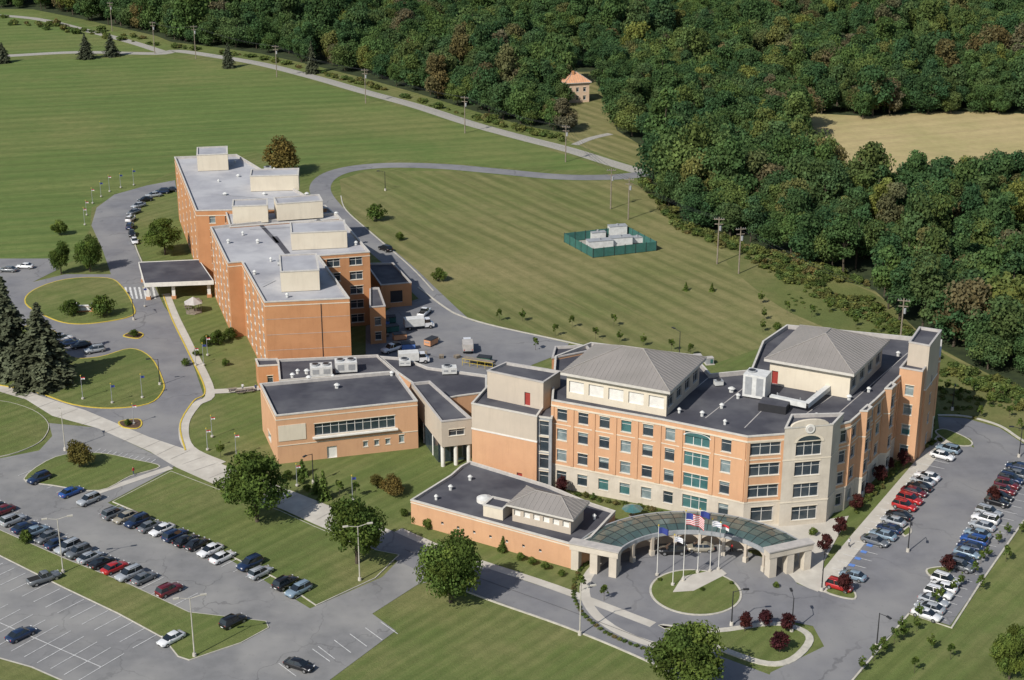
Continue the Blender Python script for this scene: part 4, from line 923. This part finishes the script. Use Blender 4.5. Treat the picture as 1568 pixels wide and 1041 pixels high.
while Y<1080:
    sp=6.8 if Y<620 else 8.0
    X=max(x0,-Y*.42); xe=min(x1,Y*.42)
    while X<xe:
        p=(X+random.uniform(-.5,.5)*sp,Y+random.uniform(-.5,.5)*sp)
        if inside(p,fw) and not any(inside(p,e) for e in ex):
            k=random.uniform(.5,1.12)*(1.03+.5*mn.noise(Vector((p[0]*.016,p[1]*.016,0))))
            if random.random()<.07: k*=1.3
            pts.append((p[0],p[1],-.4*k)); scl.append((k,k,k*random.uniform(.85,1.25)))
            poplar=mn.noise(Vector((p[0]*.012,p[1]*.012,9)))>.18
            idx.append(random.randrange(9,NF) if (poplar and random.random()<.6) else random.randrange(NF if random.random()<.3 else 9))
        X+=sp
    Y+=sp
print('forest',len(pts)); scatter('forest_trees',pts,scl,idx,cf)
SM=[tree_mesh('scrub',2.2,3,9,420,.36,m_lf_shr,.45,.42,.05,rr=(.15,.28)) for _ in range(4)]
cs=protos('scrub_kinds',SM)
pts=[];scl=[];idx=[]
def addscrub(poly,sp,smin,smax,gate=-.1):
    w=[tuple(p) for p in W(poly)]; xs=[p[0] for p in w]; ys=[p[1] for p in w]
    Y=min(ys)
    while Y<max(ys):
        X=min(xs)
        while X<max(xs):
            p=(X+random.uniform(-.5,.5)*sp,Y+random.uniform(-.5,.5)*sp)
            if inside(p,w) and mn.noise(Vector((p[0]*.06,p[1]*.06,3)))>gate:
                k=random.uniform(smin,smax); pts.append((p[0],p[1],-.1)); scl.append((k,k,k*random.uniform(.5,1.0))); idx.append(random.randrange(4))
            X+=sp
        Y+=sp
addscrub([(1140,395),(1240,405),(1335,435),(1350,478),(1430,528),(1568,596),(1700,650),(1700,690),(1560,630),(1450,575),(1380,515),(1290,480),(1200,430)],2.0,.35,1.25,-.15)
addscrub([(1180,440),(1290,480),(1380,515),(1450,575),(1560,630),(1560,650),(1444,620),(1420,560),(1260,505)],2.4,.15,.45,-.05)
addscrub([(1440,580),(1560,635),(1700,700),(1640,705),(1530,650),(1444,628)],2.4,.2,.6,-.1)
addscrub([(262,68),(400,88),(560,128),(720,178),(870,212),(860,218),(720,182),(560,132),(400,91),(262,73)],3,.5,1.6,-.2)
addscrub([(985,270),(1045,345),(1110,366),(1240,402),(1240,412),(1100,378),(1036,352),(978,280)],2.2,.5,1.5,-.5)
addscrub([(-100,22),(240,70),(240,60),(-100,10)],5,.6,1.9,.0)
scatter('scrub_brush',pts,scl,idx,cs); print('scrub',len(pts))
TM=[tree_mesh('shade_tree',12,12,int(rng.integers(36,50)),11500,.33,m_lf_tree,.54,.43,.35,low=.08,rr=(.08,.2),tc=(.6,1.4),fmax=1.05) for _ in range(5)]
BM_=[tree_mesh('bush',3,3.4,16,1700,.2,m_lf_tree,.48,.46,.06) for _ in range(2)]
RM=[tree_mesh('crimson_tree',5,4,20,2200,.24,m_lf_red,.56,.42,.09) for _ in range(2)]
AM=tree_mesh('autumn_tree',8,8,28,5000,.3,m_lf_brn,.55,.42,.2)
KM=[conifer_mesh('spruce',18,10.5,32,17,m_lf_con,.42) for _ in range(2)]
YM=conifer_mesh('small_evergreen',4,2.6,12,10,m_lf_tree,.2)
SA=[tree_mesh('sapling',4,2.2,11,560,.22,m_lf_tree,.6,.38,.05) for _ in range(2)]
dims={**{m.name:(12,12) for m in TM},**{m.name:(3,3.4) for m in BM_},**{m.name:(5,4) for m in RM},AM.name:(8,8),**{m.name:(18,10.5) for m in KM},YM.name:(4,2.6),**{m.name:(4,2.2) for m in SA}}
def put(me,name,base,hpx,wpx,z=0):
    me=random.choice(me) if isinstance(me,list) else me
    s=S(base[1]); dep=math.atan((F*SP+(base[1]-520.5)*CP)/(F*CP-(base[1]-520.5)*SP))
    wm=wpx/s; hm=max(hpx/(s*math.cos(dep))-wm*.25*math.tan(dep),wm*.6); h0,w0=dims[me.name]
    o=bpy.data.objects.new(name,me); p=P(*base); o.location=(p.x,p.y,z); k=wm/w0; o.scale=(k,k,hm/h0); o.rotation_euler[2]=random.uniform(0,6.28); sc.collection.objects.link(o)
for i,(bs,h,w) in enumerate((((394,800),120,112),((547,864),120,108),((690,922),120,106),((1048,1062),125,132),((1545,1040),90,62),((253,390),62,62),((94,420),54,38),((138,416),62,44),((1585,1060),80,60))): put(TM[i%5],'shade_tree',bs,h,w)
put(AM,'autumn_tree',(122,716),46,48); put(AM,'autumn_tree',(431,268),62,66); put(AM,'autumn_tree',(600,758),34,44); put(AM,'autumn_tree',(578,748),26,30)
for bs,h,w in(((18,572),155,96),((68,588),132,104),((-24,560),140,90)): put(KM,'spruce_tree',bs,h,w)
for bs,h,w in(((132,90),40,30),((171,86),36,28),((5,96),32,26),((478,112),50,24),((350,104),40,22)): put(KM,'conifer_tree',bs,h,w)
for bs,w in(((158,484),38),((108,484),30),((92,360),28),((577,338),30),((612,368),16),((672,430),24),((333,528),26),((352,520),22),((316,530),20),((285,560),14),((462,740),14),((470,752),14),((768,846),14),((797,858),16),((815,865),16),((835,872),16),((860,882),12),((635,800),18),((655,810),20),((618,790),14),((1245,820),16),((1188,900),12),((205,516),14),((196,652),12),((40,832),24),((1190,505),14),((345,560),14),((300,545),12),((440,735),18),((1075,905),8),((1010,890),8),((1120,895),8),((365,735),14)): put(BM_,'bush',bs,w*1.0,w)
for bs,h,w in(((1140,968),34,26),((1172,962),34,26),((1206,968),34,28),((1194,1000),38,34),((1262,850),38,24),((1284,822),36,26),((1310,785),34,24),((1345,742),34,24),((1362,722),24,14),((1383,718),34,22),((1405,684),30,16),((1293,910),38,26),((860,758),34,24),((1450,878),34,24),((1520,772),32,26),((1425,660),24,14),((1330,760),24,18)): put(RM,'crimson_tree',bs,h,w)
for bs,h,w in(((496,765),46,22),((485,755),30,18),((463,728),26,20),((770,842),22,14),((1090,446),13,10),((1050,445),14,10),((740,700),12,8)): put(YM,'small_evergreen',bs,h,w)
sap=[(765,492),(800,492),(876,502),(912,520),(949,524),(985,530),(1028,538),(1057,545),(1170,490),(1165,465),(1205,480),(1243,486),(1270,478),(1168,508),(1490,600),(1515,622),(1535,610),(1545,640),(1560,660),(1470,612),(1450,600),(1500,640),(1310,500),(1344,510),(820,536),(850,515),(940,500)]
for q in sap: put(SA,'sapling',q,22,11)
for k in range(17):
    t=k/16; x=1325+(1560-1325)*t; y=1030+(812-1030)*t; put(SA,'sapling',(x+random.uniform(-8,8),y+random.uniform(-6,6)),30-8*t,15-3*t)
for q in((1400,1030),(1455,1010),(1350,1000),(1380,968),(1425,995),(890,905),(925,920),(1500,905),(1540,860),(338,700),(520,760),(42,835),(545,762)): put(SA,'sapling',q,28,15)
pts=[];scl=[];idx=[]
for a in np.arange(150,262,3.0):
    p=rp(a,19.6,0); pts.append((p[0],p[1],.02)); scl.append((.3,.3,.22)); idx.append(random.randrange(4))
for i,(f0,f1) in((5,(0,1)),(6,(0,1)),(7,(0,1)),(0,(.1,1)),(1,(0,.7))):
    a_,c_=pD[i],pD[i+1]; d=(c_-a_).normalized(); nn=Vector((d.y,-d.x)); L=(c_-a_).length
    u=0
    while u<L:
        p=a_+d*u+nn*random.uniform(1.6,2.4); pts.append((p.x,p.y,.05)); k=random.uniform(.3,.55); scl.append((k,k,k)); idx.append(random.randrange(4)); u+=1.5
scatter('hedge_planting',pts,scl,idx,cs)
# ---------------------------------------------------------------- light, world, camera
EL=math.radians(41); Ld=Vector((-.64,-.77)).normalized()
sd=Vector((Ld.x*math.cos(EL),Ld.y*math.cos(EL),math.sin(EL)))
su=bpy.data.lights.new('sun','SUN'); su.energy=5.0; su.angle=math.radians(.5); su.color=(1,.955,.88)
so=bpy.data.objects.new('sun',su); so.rotation_euler=sd.to_track_quat('Z','Y').to_euler(); so.location=(0,0,300); sc.collection.objects.link(so)
w=bpy.data.worlds.new('World'); sc.world=w; w.use_nodes=True; nt=w.node_tree; sk=nt.nodes.new('ShaderNodeTexSky'); sk.sky_type='NISHITA'; sk.sun_disc=False
sk.sun_elevation=EL; sk.sun_rotation=math.atan2(Ld.x,Ld.y)%(2*math.pi); bg=nt.nodes['Background']; bg.inputs[1].default_value=.10; nt.links.new(sk.outputs[0],bg.inputs[0])
cd=bpy.data.cameras.new('camera'); cd.lens=F/1568*36; cd.sensor_width=36; cd.clip_end=20000; cd.clip_start=1
co=bpy.data.objects.new('camera',cd); co.location=(0,0,H); co.rotation_euler=(math.pi/2-PT,0,0); sc.collection.objects.link(co); sc.camera=co
sc.view_settings.view_transform='Standard'; sc.view_settings.look='None'; sc.view_settings.exposure=0
